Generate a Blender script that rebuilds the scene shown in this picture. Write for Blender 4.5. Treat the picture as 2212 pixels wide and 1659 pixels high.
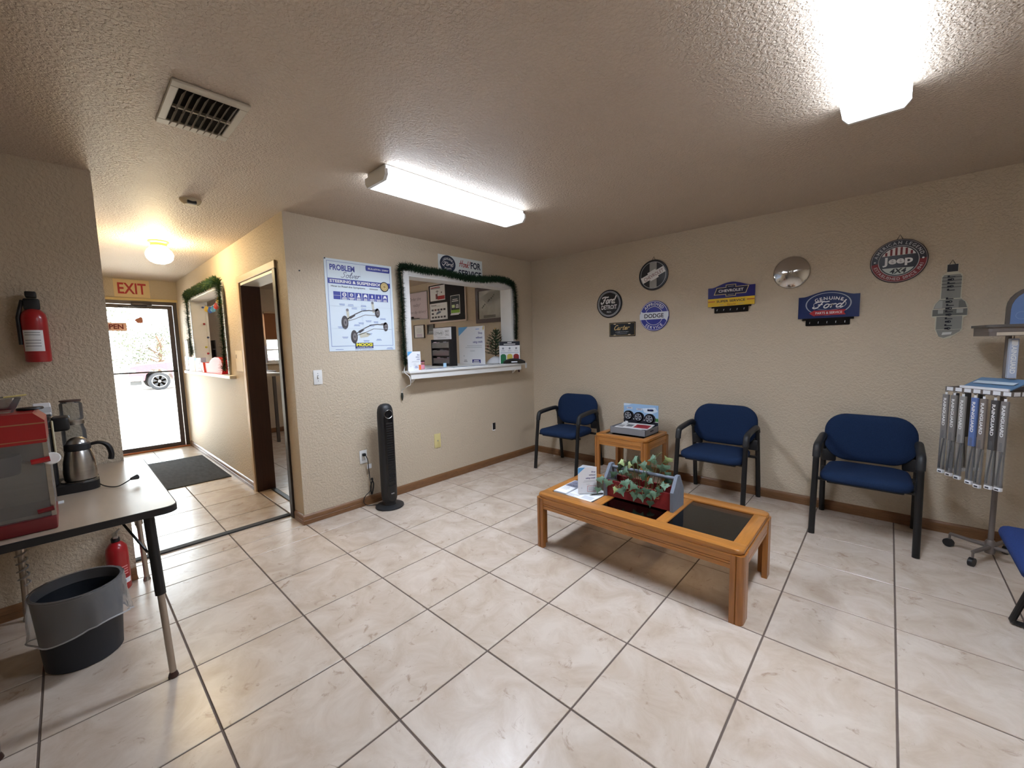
import bpy, bmesh, math, random
from mathutils import Vector, Matrix, Euler
from math import sin, cos, pi, radians as R

for o in list(bpy.data.objects): bpy.data.objects.remove(o)
SC = bpy.context.scene
COL = SC.collection
RND = random.Random(7)

# ------------------------------------------------------------------ camera, sky, sun, exposure
CAM_POS = (3.39068, -4.09665, 1.39441)
YAW, PITCH, ROLL = R(132.66895), R(-5.41081), R(-1.42454)
fwd = Vector((cos(YAW)*cos(PITCH), sin(YAW)*cos(PITCH), sin(PITCH)))
rgt = Vector((sin(YAW), -cos(YAW), 0)); upv = rgt.cross(fwd)
r2 = rgt*cos(ROLL) + upv*sin(ROLL); u2 = -rgt*sin(ROLL) + upv*cos(ROLL)
cd = bpy.data.cameras.new('camera'); cam = bpy.data.objects.new('camera', cd); COL.objects.link(cam)
cd.sensor_width = 36.0; cd.lens = 884.033/2212*36.0; cd.clip_start = .05; cd.clip_end = 500
m = Matrix((r2, u2, -fwd)).transposed().to_4x4(); m.translation = CAM_POS
cam.matrix_world = m
SC.camera = cam

W = bpy.data.worlds.new('sky'); SC.world = W; W.use_nodes = True
wb = W.node_tree.nodes['Background']
wb.inputs[0].default_value = (.86, .93, 1.0, 1); wb.inputs[1].default_value = 18.0
sl = bpy.data.lights.new('sun', 'SUN'); sl.energy = 90.0; sl.angle = R(.53); sl.color = (1, .93, .82)
so = bpy.data.objects.new('sun', sl); COL.objects.link(so)
SUN_DIR = Vector((.62, .50, -.80)).normalized()
so.rotation_euler = SUN_DIR.to_track_quat('-Z', 'Y').to_euler()
L_FLUOR = 7.0       # radiance of the fluorescent diffusers
P_FLUOR = 29.5      # watts of the downward prismatic beam of each fixture
L_GLOBE = 85.0      # radiance of the hall globe
L_OFFICE = 9.0
SC.view_settings.view_transform = 'Standard'; SC.view_settings.look = 'None'
SC.view_settings.exposure = 0.0; SC.view_settings.gamma = 1.0
SC.view_settings.use_curve_mapping = False

# ------------------------------------------------------------------ materials
def lin(c): 
    c = c/255.0
    return c/12.92 if c <= .04045 else ((c+.055)/1.055)**2.4
def rgb(c, k=1.0): return (lin(c[0])*k, lin(c[1])*k, lin(c[2])*k, 1)
def mat(name, c, rough=.6, metal=0.0, var=None, bump=None, spec=.5, emit=None, alpha=None, trans=None, coat=None, rand=0.0, sheen=None):
    """principled material; var=(scale, detail, dark factor, contrast); bump=(scale, strength, distance, kind)"""
    M = bpy.data.materials.new(name); M.use_nodes = True
    nt = M.node_tree; N = nt.nodes; Lk = nt.links; b = N['Principled BSDF']
    b.inputs['Base Color'].default_value = rgb(c); b.inputs['Roughness'].default_value = rough
    b.inputs['Metallic'].default_value = metal; b.inputs['Specular IOR Level'].default_value = spec
    tc = N.new('ShaderNodeTexCoord')
    if var:
        nz = N.new('ShaderNodeTexNoise'); nz.inputs['Scale'].default_value = var[0]; nz.inputs['Detail'].default_value = var[1]
        if len(var) > 4:
            mp = N.new('ShaderNodeMapping'); mp.inputs['Scale'].default_value = var[4]
            Lk.new(tc.outputs['Object'], mp.inputs[0]); Lk.new(mp.outputs[0], nz.inputs['Vector'])
        else: Lk.new(tc.outputs['Object'], nz.inputs['Vector'])
        rp = N.new('ShaderNodeValToRGB'); w = var[3]
        rp.color_ramp.elements[0].position = .5-w; rp.color_ramp.elements[1].position = .5+w
        a = rgb(c); d = var[2]
        rp.color_ramp.elements[0].color = (a[0]*d, a[1]*d, a[2]*d, 1); rp.color_ramp.elements[1].color = a
        Lk.new(nz.outputs['Fac'], rp.inputs[0]); Lk.new(rp.outputs[0], b.inputs['Base Color'])
    if bump:
        nz = N.new('ShaderNodeTexNoise'); nz.inputs['Scale'].default_value = bump[0]; nz.inputs['Detail'].default_value = 3
        Lk.new(tc.outputs['Object'], nz.inputs['Vector'])
        bp = N.new('ShaderNodeBump'); bp.inputs['Strength'].default_value = bump[1]; bp.inputs['Distance'].default_value = bump[2]
        Lk.new(nz.outputs['Fac'], bp.inputs['Height']); Lk.new(bp.outputs[0], b.inputs['Normal'])
    if emit: b.inputs['Emission Color'].default_value = (emit[0], emit[1], emit[2], 1); b.inputs['Emission Strength'].default_value = emit[3]
    if alpha is not None: b.inputs['Alpha'].default_value = alpha
    if trans: b.inputs['Transmission Weight'].default_value = trans[0]; b.inputs['IOR'].default_value = trans[1]
    if coat: b.inputs['Coat Weight'].default_value = coat; b.inputs['Coat Roughness'].default_value = .12
    return M

def wall_mat(name, c, scale, strength, dist, rough=.62, spec=.35):
    """painted drywall with a sprayed and knocked-down texture: flattened blobs from thresholded noise"""
    M = bpy.data.materials.new(name); M.use_nodes = True
    nt = M.node_tree; N = nt.nodes; Lk = nt.links; b = N['Principled BSDF']
    b.inputs['Base Color'].default_value = rgb(c); b.inputs['Roughness'].default_value = rough; b.inputs['Specular IOR Level'].default_value = spec
    tc = N.new('ShaderNodeTexCoord'); nz = N.new('ShaderNodeTexNoise')
    nz.inputs['Scale'].default_value = scale; nz.inputs['Detail'].default_value = 2.5; nz.inputs['Roughness'].default_value = .55; nz.inputs['Distortion'].default_value = .4
    Lk.new(tc.outputs['Object'], nz.inputs['Vector'])
    rp = N.new('ShaderNodeValToRGB'); rp.color_ramp.elements[0].position = .40; rp.color_ramp.elements[1].position = .60
    Lk.new(nz.outputs['Fac'], rp.inputs[0])
    bp = N.new('ShaderNodeBump'); bp.inputs['Strength'].default_value = strength; bp.inputs['Distance'].default_value = dist
    Lk.new(rp.outputs[0], bp.inputs['Height']); Lk.new(bp.outputs[0], b.inputs['Normal'])
    return M

def tile_mat():
    M = bpy.data.materials.new('ceramic_tile'); M.use_nodes = True
    nt = M.node_tree; N = nt.nodes; Lk = nt.links; b = N['Principled BSDF']
    tc = N.new('ShaderNodeTexCoord'); oi = N.new('ShaderNodeObjectInfo')
    cb = N.new('ShaderNodeCombineXYZ'); ml = N.new('ShaderNodeMath'); ml.operation = 'MULTIPLY'; ml.inputs[1].default_value = 71.0
    Lk.new(oi.outputs['Random'], ml.inputs[0])
    for i in range(3): Lk.new(ml.outputs[0], cb.inputs[i])
    ad = N.new('ShaderNodeVectorMath'); ad.operation = 'ADD'
    Lk.new(tc.outputs['Object'], ad.inputs[0]); Lk.new(cb.outputs[0], ad.inputs[1])
    n1 = N.new('ShaderNodeTexNoise'); n1.inputs['Scale'].default_value = 5.5; n1.inputs['Detail'].default_value = 5; n1.inputs['Roughness'].default_value = .62; n1.inputs['Distortion'].default_value = .7
    n2 = N.new('ShaderNodeTexNoise'); n2.inputs['Scale'].default_value = 11; n2.inputs['Detail'].default_value = 8; n2.inputs['Roughness'].default_value = .72; n2.inputs['Distortion'].default_value = 1.1
    for n in (n1, n2): Lk.new(ad.outputs[0], n.inputs['Vector'])
    r1 = N.new('ShaderNodeValToRGB'); e = r1.color_ramp.elements
    e[0].position = .30; e[0].color = rgb((184, 166, 148)); e[1].position = .66; e[1].color = rgb((208, 195, 182))
    Lk.new(n1.outputs['Fac'], r1.inputs[0])
    r2_ = N.new('ShaderNodeValToRGB'); e = r2_.color_ramp.elements
    e[0].position = .30; e[0].color = (1, 1, 1, 1); e[1].position = .41; e[1].color = (0, 0, 0, 1)
    Lk.new(n2.outputs['Fac'], r2_.inputs[0])
    mx = N.new('ShaderNodeMix'); mx.data_type = 'RGBA'; mx.inputs['B'].default_value = rgb((139, 108, 82))
    mf = N.new('ShaderNodeMath'); mf.operation = 'MULTIPLY'; mf.inputs[1].default_value = .62
    Lk.new(r2_.outputs[0], mf.inputs[0]); Lk.new(mf.outputs[0], mx.inputs['Factor']); Lk.new(r1.outputs[0], mx.inputs['A'])
    Lk.new(mx.outputs['Result'], b.inputs['Base Color'])
    b.inputs['Roughness'].default_value = .27; b.inputs['Specular IOR Level'].default_value = .5
    bp = N.new('ShaderNodeBump'); bp.inputs['Strength'].default_value = .25; bp.inputs['Distance'].default_value = .0015
    Lk.new(n1.outputs['Fac'], bp.inputs['Height']); Lk.new(bp.outputs[0], b.inputs['Normal'])
    return M

def wood_mat(name, c, dark=.62, rough=.35, axis=(1, 12, 12), coat=.3, scale=5.0):
    return mat(name, c, rough, var=(scale, 6, dark, .22, axis), coat=coat, bump=None)

M_WALL = wall_mat('wall_paint', (200, 185, 163), 62, .55, .004)
M_CEIL = wall_mat('ceiling_paint', (198, 181, 163), 75, .8, .005, rough=.55)
M_TILE = tile_mat()
M_GROUT = mat('grout', (104, 90, 82), .85, var=(40, 4, .8, .3))
M_BASE = wood_mat('baseboard_wood', (132, 92, 58), .7, .45, (3, 3, 30), .1)
M_DARKWOOD = wood_mat('dark_stained_wood', (66, 42, 38), .7, .45, (14, 14, 1), .1)
M_OAKX = wood_mat('oak_grain_long', (186, 122, 55), .66, .32, (1.2, 16, 16), .35, 4)
M_OAKY = wood_mat('oak_grain_cross', (186, 122, 55), .66, .32, (16, 1.2, 16), .35, 4)
M_OAKZ = wood_mat('oak_grain_upright', (172, 110, 50), .66, .34, (16, 16, 1.2), .35, 4)
M_WHITE = mat('white_paint', (228, 228, 226), .45, var=(9, 3, .93, .3))
M_WPLAST = mat('white_plastic', (226, 226, 224), .35)
M_IVORY = mat('ivory_plastic', (214, 200, 140), .35)
M_BLACK = mat('black_plastic', (22, 22, 25), .45)
M_BLACKG = mat('black_gloss', (14, 14, 17), .18)
M_BLACKM = mat('black_metal', (20, 20, 22), .4, var=(30, 2, .8, .3))
M_CHAR = mat('charcoal_plastic', (34, 35, 38), .5)
M_NAVY = mat('navy_fabric', (34, 52, 84), .92, var=(260, 2, .62, .25), bump=(420, .5, .002), spec=.15)
M_NAVY2 = mat('blue_fabric', (40, 58, 108), .92, var=(260, 2, .62, .25), bump=(420, .5, .002), spec=.15)
M_STEEL = mat('brushed_steel', (190, 188, 184), .28, 1.0, var=(3, 4, .85, .3, (1, 1, 30)))
M_CHROME = mat('chrome', (215, 215, 215), .09, 1.0)
M_HUB = mat('dented_chrome', (200, 198, 196), .12, 1.0, bump=(7, .35, .02))
M_GREYM = mat('grey_metal', (112, 108, 106), .4, .7)
M_ALU = mat('bronze_aluminium', (74, 68, 70), .4, .6)
M_PAPER = mat('white_paper', (232, 234, 238), .7)
M_PAPERB = mat('bluish_poster_paper', (214, 226, 236), .45)
M_RED = mat('red_enamel', (168, 26, 34), .3, coat=.4)
M_REDM = mat('maroon_plastic', (108, 24, 30), .35)
M_MUD = mat('dark_red_paint', (132, 22, 28), .6, var=(22, 5, .7, .3))
M_GREYP = mat('blue_grey_paint', (112, 120, 134), .6, var=(25, 5, .8, .3))
M_NEEDLE = mat('pine_needles', (38, 74, 46), .6, var=(60, 2, .55, .3))
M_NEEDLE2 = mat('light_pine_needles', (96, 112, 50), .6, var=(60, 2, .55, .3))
M_BARK = mat('bark', (84, 62, 44), .8, var=(30, 4, .6, .3))
M_IVY = mat('ivy_leaf', (104, 136, 112), .5, var=(26, 3, .72, .3))
M_IVY2 = mat('ivy_leaf_light', (168, 188, 128), .5, var=(26, 3, .75, .3))
M_IVY3 = mat('ivy_leaf_dark', (66, 96, 74), .5, var=(26, 3, .7, .3))
M_RUBBER = mat('mat_carpet', (74, 74, 76), .95, var=(9, 6, .62, .25, (1, 3, 1)), bump=(160, .6, .004), spec=.1)
M_LAMI = mat('table_laminate', (176, 160, 142), .3, var=(7, 6, .86, .3, (1, 6, 1)))
M_FLUOR = mat('lit_acrylic_diffuser', (245, 248, 250), .4, emit=(.90, .97, 1.08, L_FLUOR))
M_FLUORS = mat('lit_acrylic_diffuser_side', (245, 248, 250), .4, emit=(.86, .97, 1.14, L_FLUOR*2.1))
M_GLOBE = mat('lit_opal_glass', (255, 250, 235), .3, emit=(1.0, .80, .46, L_GLOBE))
M_OFFL = mat('added_office_diffuser', (245, 248, 250), .4, emit=(1.0, .93, .90, L_OFFICE))

def glass_mat(name, tint, rough, refl=.08, op=0.0):
    """thin sheet glass or film: mostly clear, a little reflection, optional tinted body"""
    M = bpy.data.materials.new(name); M.use_nodes = True
    nt = M.node_tree; N = nt.nodes; Lk = nt.links; N.remove(N['Principled BSDF'])
    tr = N.new('ShaderNodeBsdfTransparent'); tr.inputs[0].default_value = (tint[0], tint[1], tint[2], 1)
    gl = N.new('ShaderNodeBsdfGlossy'); gl.inputs['Roughness'].default_value = rough; gl.inputs[0].default_value = (.95, .97, 1, 1)
    lw = N.new('ShaderNodeFresnel'); lw.inputs[0].default_value = 1.45
    mx = N.new('ShaderNodeMixShader'); Lk.new(lw.outputs[0], mx.inputs[0]); Lk.new(tr.outputs[0], mx.inputs[1]); Lk.new(gl.outputs[0], mx.inputs[2])
    out = N['Material Output']
    if op > 0:
        df = N.new('ShaderNodeBsdfDiffuse'); df.inputs[0].default_value = (.8, .8, .82, 1)
        m2 = N.new('ShaderNodeMixShader'); m2.inputs[0].default_value = op
        Lk.new(mx.outputs[0], m2.inputs[1]); Lk.new(df.outputs[0], m2.inputs[2]); Lk.new(m2.outputs[0], out.inputs[0])
    else: Lk.new(mx.outputs[0], out.inputs[0])
    return M
M_GLASS = glass_mat('clear_glass', (.93, .95, .94), .02)
M_JAR = glass_mat('jar_glass', (.80, .82, .82), .05, op=.06)
M_SMOKED = glass_mat('smoked_bronze_glass', (.56, .47, .36), .03)
M_FILM = glass_mat('clear_bin_film', (.86, .87, .88), .15, op=.16)
M_ACRYL = glass_mat('clear_acrylic', (.82, .83, .84), .08, op=.12)
_pm = {}
def PM(c, rough=.55):
    """printed ink / plain plastic colour"""
    k = (tuple(c), rough)
    if k not in _pm: _pm[k] = mat('ink_%d_%d_%d' % tuple(c), c, rough)
    return _pm[k]

# ------------------------------------------------------------------ mesh helpers
class B:
    """collects simple solids in one bmesh"""
    def __init__(s): s.bm = bmesh.new(); s.sm = False
    def _x(s, geom, M):
        if M is not None: bmesh.ops.transform(s.bm, matrix=M, verts=[g for g in geom if isinstance(g, bmesh.types.BMVert)])
    def box(s, x0, x1, y0, y1, z0, z1, bev=0.0, seg=2, M=None):
        g = bmesh.ops.create_cube(s.bm, size=1.0)['verts']
        bmesh.ops.scale(s.bm, vec=(x1-x0, y1-y0, z1-z0), verts=g)
        bmesh.ops.translate(s.bm, vec=((x0+x1)/2, (y0+y1)/2, (z0+z1)/2), verts=g)
        if bev > 0:
            es = list({e for v in g for e in v.link_edges})
            r = bmesh.ops.bevel(s.bm, geom=es, offset=bev, segments=seg, profile=.5, affect='EDGES')
            g = list({v for f in r['faces'] for v in f.verts} | {v for v in g if v.is_valid})
        if M is not None: bmesh.ops.transform(s.bm, matrix=M, verts=[v for v in g if v.is_valid])
        return s
    def ring(s, c, u, v, r, n): return [s.bm.verts.new(c + u*(r*cos(2*pi*i/n)) + v*(r*sin(2*pi*i/n))) for i in range(n)]
    def tube(s, pts, r, n=10, cap=True, closed=False, sx=1.0):
        """round (or elliptic, sx) tube through pts; r a number or one per point"""
        P = [Vector(p) for p in pts]; k = len(P); rr = r if isinstance(r, (list, tuple)) else [r]*k
        rings = []; pu = None
        for i, p in enumerate(P):
            a = P[i-1] if (i > 0 or closed) else p; b = P[(i+1) % k] if (i < k-1 or closed) else p
            t = (b-a).normalized()
            if pu is None:
                ref = Vector((0, 0, 1)) if abs(t.z) < .9 else Vector((0, 1, 0))
                u = ref.cross(t).normalized()
            else: u = (pu - t*pu.dot(t)).normalized()
            v = t.cross(u); pu = u
            rings.append(s.ring(p, u*sx, v, rr[i], n))
        for i in range(k if closed else k-1):
            a, b = rings[i], rings[(i+1) % k]
            for j in range(n): s.bm.faces.new((a[j], a[(j+1) % n], b[(j+1) % n], b[j]))
        if cap and not closed:
            s.bm.faces.new(rings[0][::-1]); s.bm.faces.new(rings[-1])
        return s
    def lathe(s, prof, c=(0, 0, 0), n=24, axis='Z', cap0=True, cap1=True, sx=1.0, sy=1.0):
        c = Vector(c); ax = {'Z': (Vector((1, 0, 0)), Vector((0, 1, 0)), Vector((0, 0, 1))), 'Y': (Vector((1, 0, 0)), Vector((0, 0, 1)), Vector((0, -1, 0))), 'X': (Vector((0, 1, 0)), Vector((0, 0, 1)), Vector((1, 0, 0)))}[axis]
        rings = [s.ring(c + ax[2]*h, ax[0]*sx, ax[1]*sy, max(r, 1e-5), n) for r, h in prof]
        for a, b in zip(rings, rings[1:]):
            for j in range(n): s.bm.faces.new((a[j], a[(j+1) % n], b[(j+1) % n], b[j]))
        if cap0: s.bm.faces.new(rings[0][::-1])
        if cap1: s.bm.faces.new(rings[-1])
        return s
    def prism(s, poly, d0, d1, plane='XZ', M=None):
        """extrude a 2-D polygon; plane XZ extrudes along y, XY along z, YZ along x"""
        f = {'XZ': lambda a, b, d: (a, d, b), 'XY': lambda a, b, d: (a, b, d), 'YZ': lambda a, b, d: (d, a, b)}[plane]
        A = [s.bm.verts.new(f(a, b, d0)) for a, b in poly]; C = [s.bm.verts.new(f(a, b, d1)) for a, b in poly]
        n = len(poly)
        s.bm.faces.new(A); s.bm.faces.new(C[::-1])
        for i in range(n): s.bm.faces.new((A[i], C[i], C[(i+1) % n], A[(i+1) % n]))
        if M is not None: bmesh.ops.transform(s.bm, matrix=M, verts=A+C)
        return s
    def face(s, pts): s.bm.faces.new([s.bm.verts.new(p) for p in pts]); return s
    def cyl(s, p0, p1, r, n=14): return s.tube([p0, p1], r, n)

def rod(p0, p1, r, n=10): return B().tube([p0, p1], r, n)

def mesh_from(b, name, smooth=35):
    bm = b.bm
    bmesh.ops.recalc_face_normals(bm, faces=bm.faces)
    me = bpy.data.meshes.new(name); bm.to_mesh(me); bm.free()
    if smooth:
        me.shade_smooth(); me.set_sharp_from_angle(angle=R(smooth))
    return me

def tag(o, label=None, cat=None, group=None, kind=None):
    if label: o['label'] = label
    if cat: o['category'] = cat
    if group: o['group'] = group
    if kind: o['kind'] = kind
    return o
def thing(name, label, cat, loc=(0, 0, 0), rz=0.0, group=None):
    o = bpy.data.objects.new(name, None); COL.objects.link(o); o.empty_display_size = .05
    o.location = loc; o.rotation_euler = (0, 0, rz)
    return tag(o, label, cat, group)
def root_of(p):
    while p.parent: p = p.parent
    return p
def obj(name, b, mt, parent=None, world=False, smooth=35, label=None, kind=None):
    """one mesh object; world=True: the shape was built in world coordinates"""
    me = mesh_from(b, name, smooth) if isinstance(b, B) else b
    if mt is not None and not me.materials: me.materials.append(mt)
    o = bpy.data.objects.new(name, me); COL.objects.link(o)
    if parent is not None:
        o.parent = parent
        if world:
            q = root_of(parent)
            me.transform((Matrix.Translation(q.location) @ Matrix.Rotation(q.rotation_euler.z, 4, 'Z')).inverted())
    return tag(o, label, None, None, kind)
def single(name, b, mt, label, cat, group=None, smooth=35):
    """a thing that is one mesh, built in world coordinates; its origin goes to its base centre"""
    me = mesh_from(b, name, smooth); me.materials.append(mt)
    xs = [v.co.x for v in me.vertices]; ys = [v.co.y for v in me.vertices]; zs = [v.co.z for v in me.vertices]
    c = Vector(((min(xs)+max(xs))/2, (min(ys)+max(ys))/2, min(zs)))
    me.transform(Matrix.Translation(-c))
    o = bpy.data.objects.new(name, me); COL.objects.link(o); o.location = c
    return tag(o, label, cat, group)
def struct(name, b, mt, smooth=0, parent=None):
    o = obj(name, b, mt, parent, smooth=smooth)
    if parent is None: o['kind'] = 'structure'
    return o
def dup(root, loc, rz=None, label=None, group=None):
    r = root.copy(); COL.objects.link(r); r.location = loc
    if rz is not None: r.rotation_euler = (0, 0, rz)
    if label: r['label'] = label
    if group: r['group'] = group
    for ch in list(root.children):
        c = ch.copy(); COL.objects.link(c); c.parent = r
        for g in ch.children:
            d = g.copy(); COL.objects.link(d); d.parent = c
    return r

# ------------------------------------------------------------------ lettering and flat print
_txt = {}
def glyph(s, shear=0.0, bold=0.0):
    """triangulated outline text of cap height 1 (verts, faces, width)"""
    k = (s, shear, bold)
    if k in _txt: return _txt[k]
    cu = bpy.data.curves.new('t', 'FONT'); cu.body = s; cu.size = 1.0; cu.shear = shear; cu.offset = bold; cu.resolution_u = 3; cu.fill_mode = 'BOTH'
    o = bpy.data.objects.new('t', cu); COL.objects.link(o)
    dg = bpy.context.evaluated_depsgraph_get(); me = bpy.data.meshes.new_from_object(o.evaluated_get(dg))
    h = .729
    V = [(v.co.x/h, v.co.y/h) for v in me.vertices]; F = [tuple(p.vertices) for p in me.polygons]
    w = (max(v[0] for v in V) if V else .4)
    bpy.data.objects.remove(o); bpy.data.curves.remove(cu); bpy.data.meshes.remove(me)
    _txt[k] = (V, F, w); return _txt[k]
SCRIPT = {
 'F': [[(0.05,.72),(.3,.86),(.7,.9),(1.02,.84),(1.3,.9)], [(.72,.86),(.62,.5),(.45,.12),(.2,-.02),(.02,.08),(.08,.22)], [(.38,.46),(.62,.5),(.8,.5)]],
 'o': [[(.42,.48),(.2,.5),(.06,.25),(.12,.04),(.3,.0),(.46,.2),(.44,.42),(.36,.5),(.5,.44),(.66,.46)]],
 'r': [[(.02,.4),(.16,.5),(.14,.3),(.08,.0)], [(.12,.28),(.24,.46),(.42,.5),(.48,.42)]],
 'd': [[(.44,.46),(.22,.48),(.06,.24),(.14,.02),(.32,.06),(.46,.3)], [(.68,1.0),(.56,.6),(.42,.12),(.5,.0),(.68,.1)]],
 'C': [[(.62,.78),(.6,.92),(.42,.96),(.18,.76),(.06,.4),(.14,.08),(.36,.0),(.62,.16)]],
 'a': [[(.42,.46),(.22,.48),(.06,.24),(.14,.02),(.3,.08),(.44,.46),(.38,.1),(.48,.0),(.62,.14)]],
 't': [[(.3,.86),(.2,.4),(.14,.08),(.26,.0),(.42,.12)], [(.04,.54),(.46,.58)]],
 'e': [[(.04,.2),(.28,.26),(.4,.42),(.28,.5),(.1,.34),(.1,.1),(.26,.0),(.5,.14)]],
 'H': [[(.3,.96),(.2,.5),(.04,.0)], [(.78,1.0),(.64,.5),(.56,.0)], [(-.1,.44),(.3,.52),(.9,.54)]],
 'n': [[(.04,.44),(.14,.48),(.12,.3),(.04,.0)], [(.1,.28),(.26,.48),(.36,.42),(.32,.14),(.36,.0),(.52,.12)]],
 'k': [[(.3,1.0),(.16,.5),(.04,.0)], [(.44,.5),(.14,.22),(.26,.2),(.34,.0),(.5,.1)]],
 '!': [[(.34,1.0),(.2,.3)], [(.15,.08),(.13,.0)]],
 'S': [[(.66,.8),(.56,.94),(.3,.9),(.24,.68),(.46,.46),(.4,.14),(.1,.0),(-.1,.14)]],
 'l': [[(.04,.1),(.3,.6),(.36,.94),(.26,.9),(.14,.3),(.22,.0),(.4,.14)]],
 'v': [[(.04,.44),(.14,.44),(.14,.04),(.34,.2),(.42,.5),(.56,.44)]],
}
ADV = {'F': .95, 'o': .6, 'r': .5, 'd': .7, 'C': .66, 'a': .58, 't': .44, 'e': .5, 'H': .9, 'n': .52, 'k': .5, '!': .3, 'S': .7, 'l': .4, 'v': .5}
def smooth_path(p, k=4):
    out = []
    for i in range(len(p)-1):
        a = p[max(i-1, 0)]; b = p[i]; c = p[i+1]; d = p[min(i+2, len(p)-1)]
        for j in range(k):
            t = j/k
            out.append(tuple(.5*(2*b[q] + (c[q]-a[q])*t + (2*a[q]-5*b[q]+4*c[q]-d[q])*t*t + (3*b[q]-a[q]-3*c[q]+d[q])*t**3) for q in range(len(b))))
    out.append(tuple(p[-1])); return out

class Flat:
    """thin print built up in layers on a face: o = origin, u = right, v = up, w = outwards"""
    def __init__(s, o, u, v): s.o = Vector(o); s.u = Vector(u).normalized(); s.v = Vector(v).normalized(); s.w = s.u.cross(s.v); s.d = {}
    def P(s, a, b, l): return s.o + s.u*a + s.v*b + s.w*(l*.0009)
    def _get(s, name, mt): return s.d.setdefault((name, mt.name), ([], [], mt))
    def poly(s, name, mt, pts, l=1):
        V, F, _ = s._get(name, mt); k = len(V)
        V.extend(s.P(a, b, l) for a, b in pts); F.append(tuple(range(k, k+len(pts)))); return s
    def rect(s, name, mt, a0, a1, b0, b1, l=1): return s.poly(name, mt, [(a0, b0), (a1, b0), (a1, b1), (a0, b1)], l)
    def rrect(s, name, mt, a0, a1, b0, b1, r, l=1, n=5):
        p = []
        for cx, cy, st in ((a1-r, b0+r, -90), (a1-r, b1-r, 0), (a0+r, b1-r, 90), (a0+r, b0+r, 180)):
            p += [(cx+r*cos(R(st+90*i/n)), cy+r*sin(R(st+90*i/n))) for i in range(n+1)]
        return s.poly(name, mt, p, l)
    def disc(s, name, mt, a, b, r, l=1, n=40, sy=1.0): return s.poly(name, mt, [(a+r*cos(2*pi*i/n), b+r*sy*sin(2*pi*i/n)) for i in range(n)], l)
    def ring(s, name, mt, a, b, r0, r1, l=1, n=48, sy=1.0, t0=0.0, t1=360.0):
        V, F, _ = s._get(name, mt)
        for i in range(n):
            q0, q1 = R(t0+(t1-t0)*i/n), R(t0+(t1-t0)*(i+1)/n); k = len(V)
            V.extend([s.P(a+r0*cos(q0), b+r0*sy*sin(q0), l), s.P(a+r1*cos(q0), b+r1*sy*sin(q0), l), s.P(a+r1*cos(q1), b+r1*sy*sin(q1), l), s.P(a+r0*cos(q1), b+r0*sy*sin(q1), l)])
            F.append((k, k+1, k+2, k+3))
        return s
    def line(s, name, mt, pts, wd, l=1):
        V, F, _ = s._get(name, mt); n = len(pts)
        L = []
        for i, p in enumerate(pts):
            a = pts[max(i-1, 0)]; b = pts[min(i+1, n-1)]; dx, dy = b[0]-a[0], b[1]-a[1]; q = math.hypot(dx, dy) or 1
            nx, ny = -dy/q*wd/2, dx/q*wd/2
            L.append(((p[0]+nx, p[1]+ny), (p[0]-nx, p[1]-ny)))
        k = len(V)
        for x, y in L: V.extend((s.P(*x, l), s.P(*y, l)))
        for i in range(n-1): F.append((k+2*i, k+2*i+1, k+2*i+3, k+2*i+2))
        return s
    def frame(s, name, mt, a0, a1, b0, b1, t, l=1):
        s.rect(name, mt, a0, a1, b0, b0+t, l).rect(name, mt, a0, a1, b1-t, b1, l); return s.rect(name, mt, a0, a0+t, b0+t, b1-t, l).rect(name, mt, a1-t, a1, b0+t, b1-t, l)
    def text(s, name, mt, t, a, b, h, align='C', l=2, shear=0.0, bold=.0, width=None, rot=0.0):
        GV, GF, w = glyph(t, shear, bold); V, F, _ = s._get(name, mt); k = len(V)
        kx = (width/w) if width else h
        off = {'L': 0, 'C': -w*kx/2, 'R': -w*kx}[align]; c_, s_ = cos(rot), sin(rot)
        for x, y in GV:
            X, Y = off + x*kx, y*h
            V.append(s.P(a + X*c_ - Y*s_, b + X*s_ + Y*c_, l))
        F.extend(tuple(i+k for i in f) for f in GF); return s
    def arc(s, name, mt, t, a, b, r, h, mid, span, l=2, bold=.0, inside=False, sy=1.0):
        """letters along a circle; mid = centre angle, inside = reads along the bottom"""
        ws = [glyph(c, 0, bold)[2] if c != ' ' else .45 for c in t]; tot = sum(ws); acc = 0
        for c, w in zip(t, ws):
            f = (acc + w/2)/tot - .5; acc += w
            an = R(mid + (f*span if inside else -f*span))
            if c == ' ': continue
            rot = an - pi/2 if not inside else an + pi/2
            px, py = a + r*cos(an), b + r*sy*sin(an)
            GV, GF, gw = glyph(c, 0, bold); V, F, _ = s._get(name, mt); k = len(V)
            for x, y in GV:
                X, Y = (x-gw/2)*h, y*h
                V.append(s.P(px + X*cos(rot) - Y*sin(rot), py + X*sin(rot) + Y*cos(rot), l))
            F.extend(tuple(i+k for i in g) for g in GF)
        return s
    def script(s, name, mt, t, a, b, h, wd, l=2, slant=.28, rot=0.0, kx=1.0):
        x = 0; tot = sum(ADV[c] for c in t); c_, s_ = cos(rot), sin(rot)
        for ch in t:
            for st in SCRIPT[ch]:
                p = smooth_path(st)
                q = []
                for X, Y in p:
                    X, Y = ((x + X + Y*slant - tot/2 - .12)*h*kx, Y*h); q.append((a + X*c_ - Y*s_, b + X*s_ + Y*c_))
                s.line(name, mt, q, wd, l)
            x += ADV[ch]
        return s
    def bars(s, name, mt, a0, a1, b, h, n, gap, l=2, align='C', seed=1):
        """rows of unreadably small print"""
        g = random.Random(seed)
        for i in range(n):
            wd = (a1-a0)*g.uniform(.7, 1); c = (a0+a1)/2
            x0 = {'C': c-wd/2, 'L': a0, 'R': a1-wd}[align]; s.rect(name, mt, x0, x0+wd, b-i*gap-h, b-i*gap, l)
        return s
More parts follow.
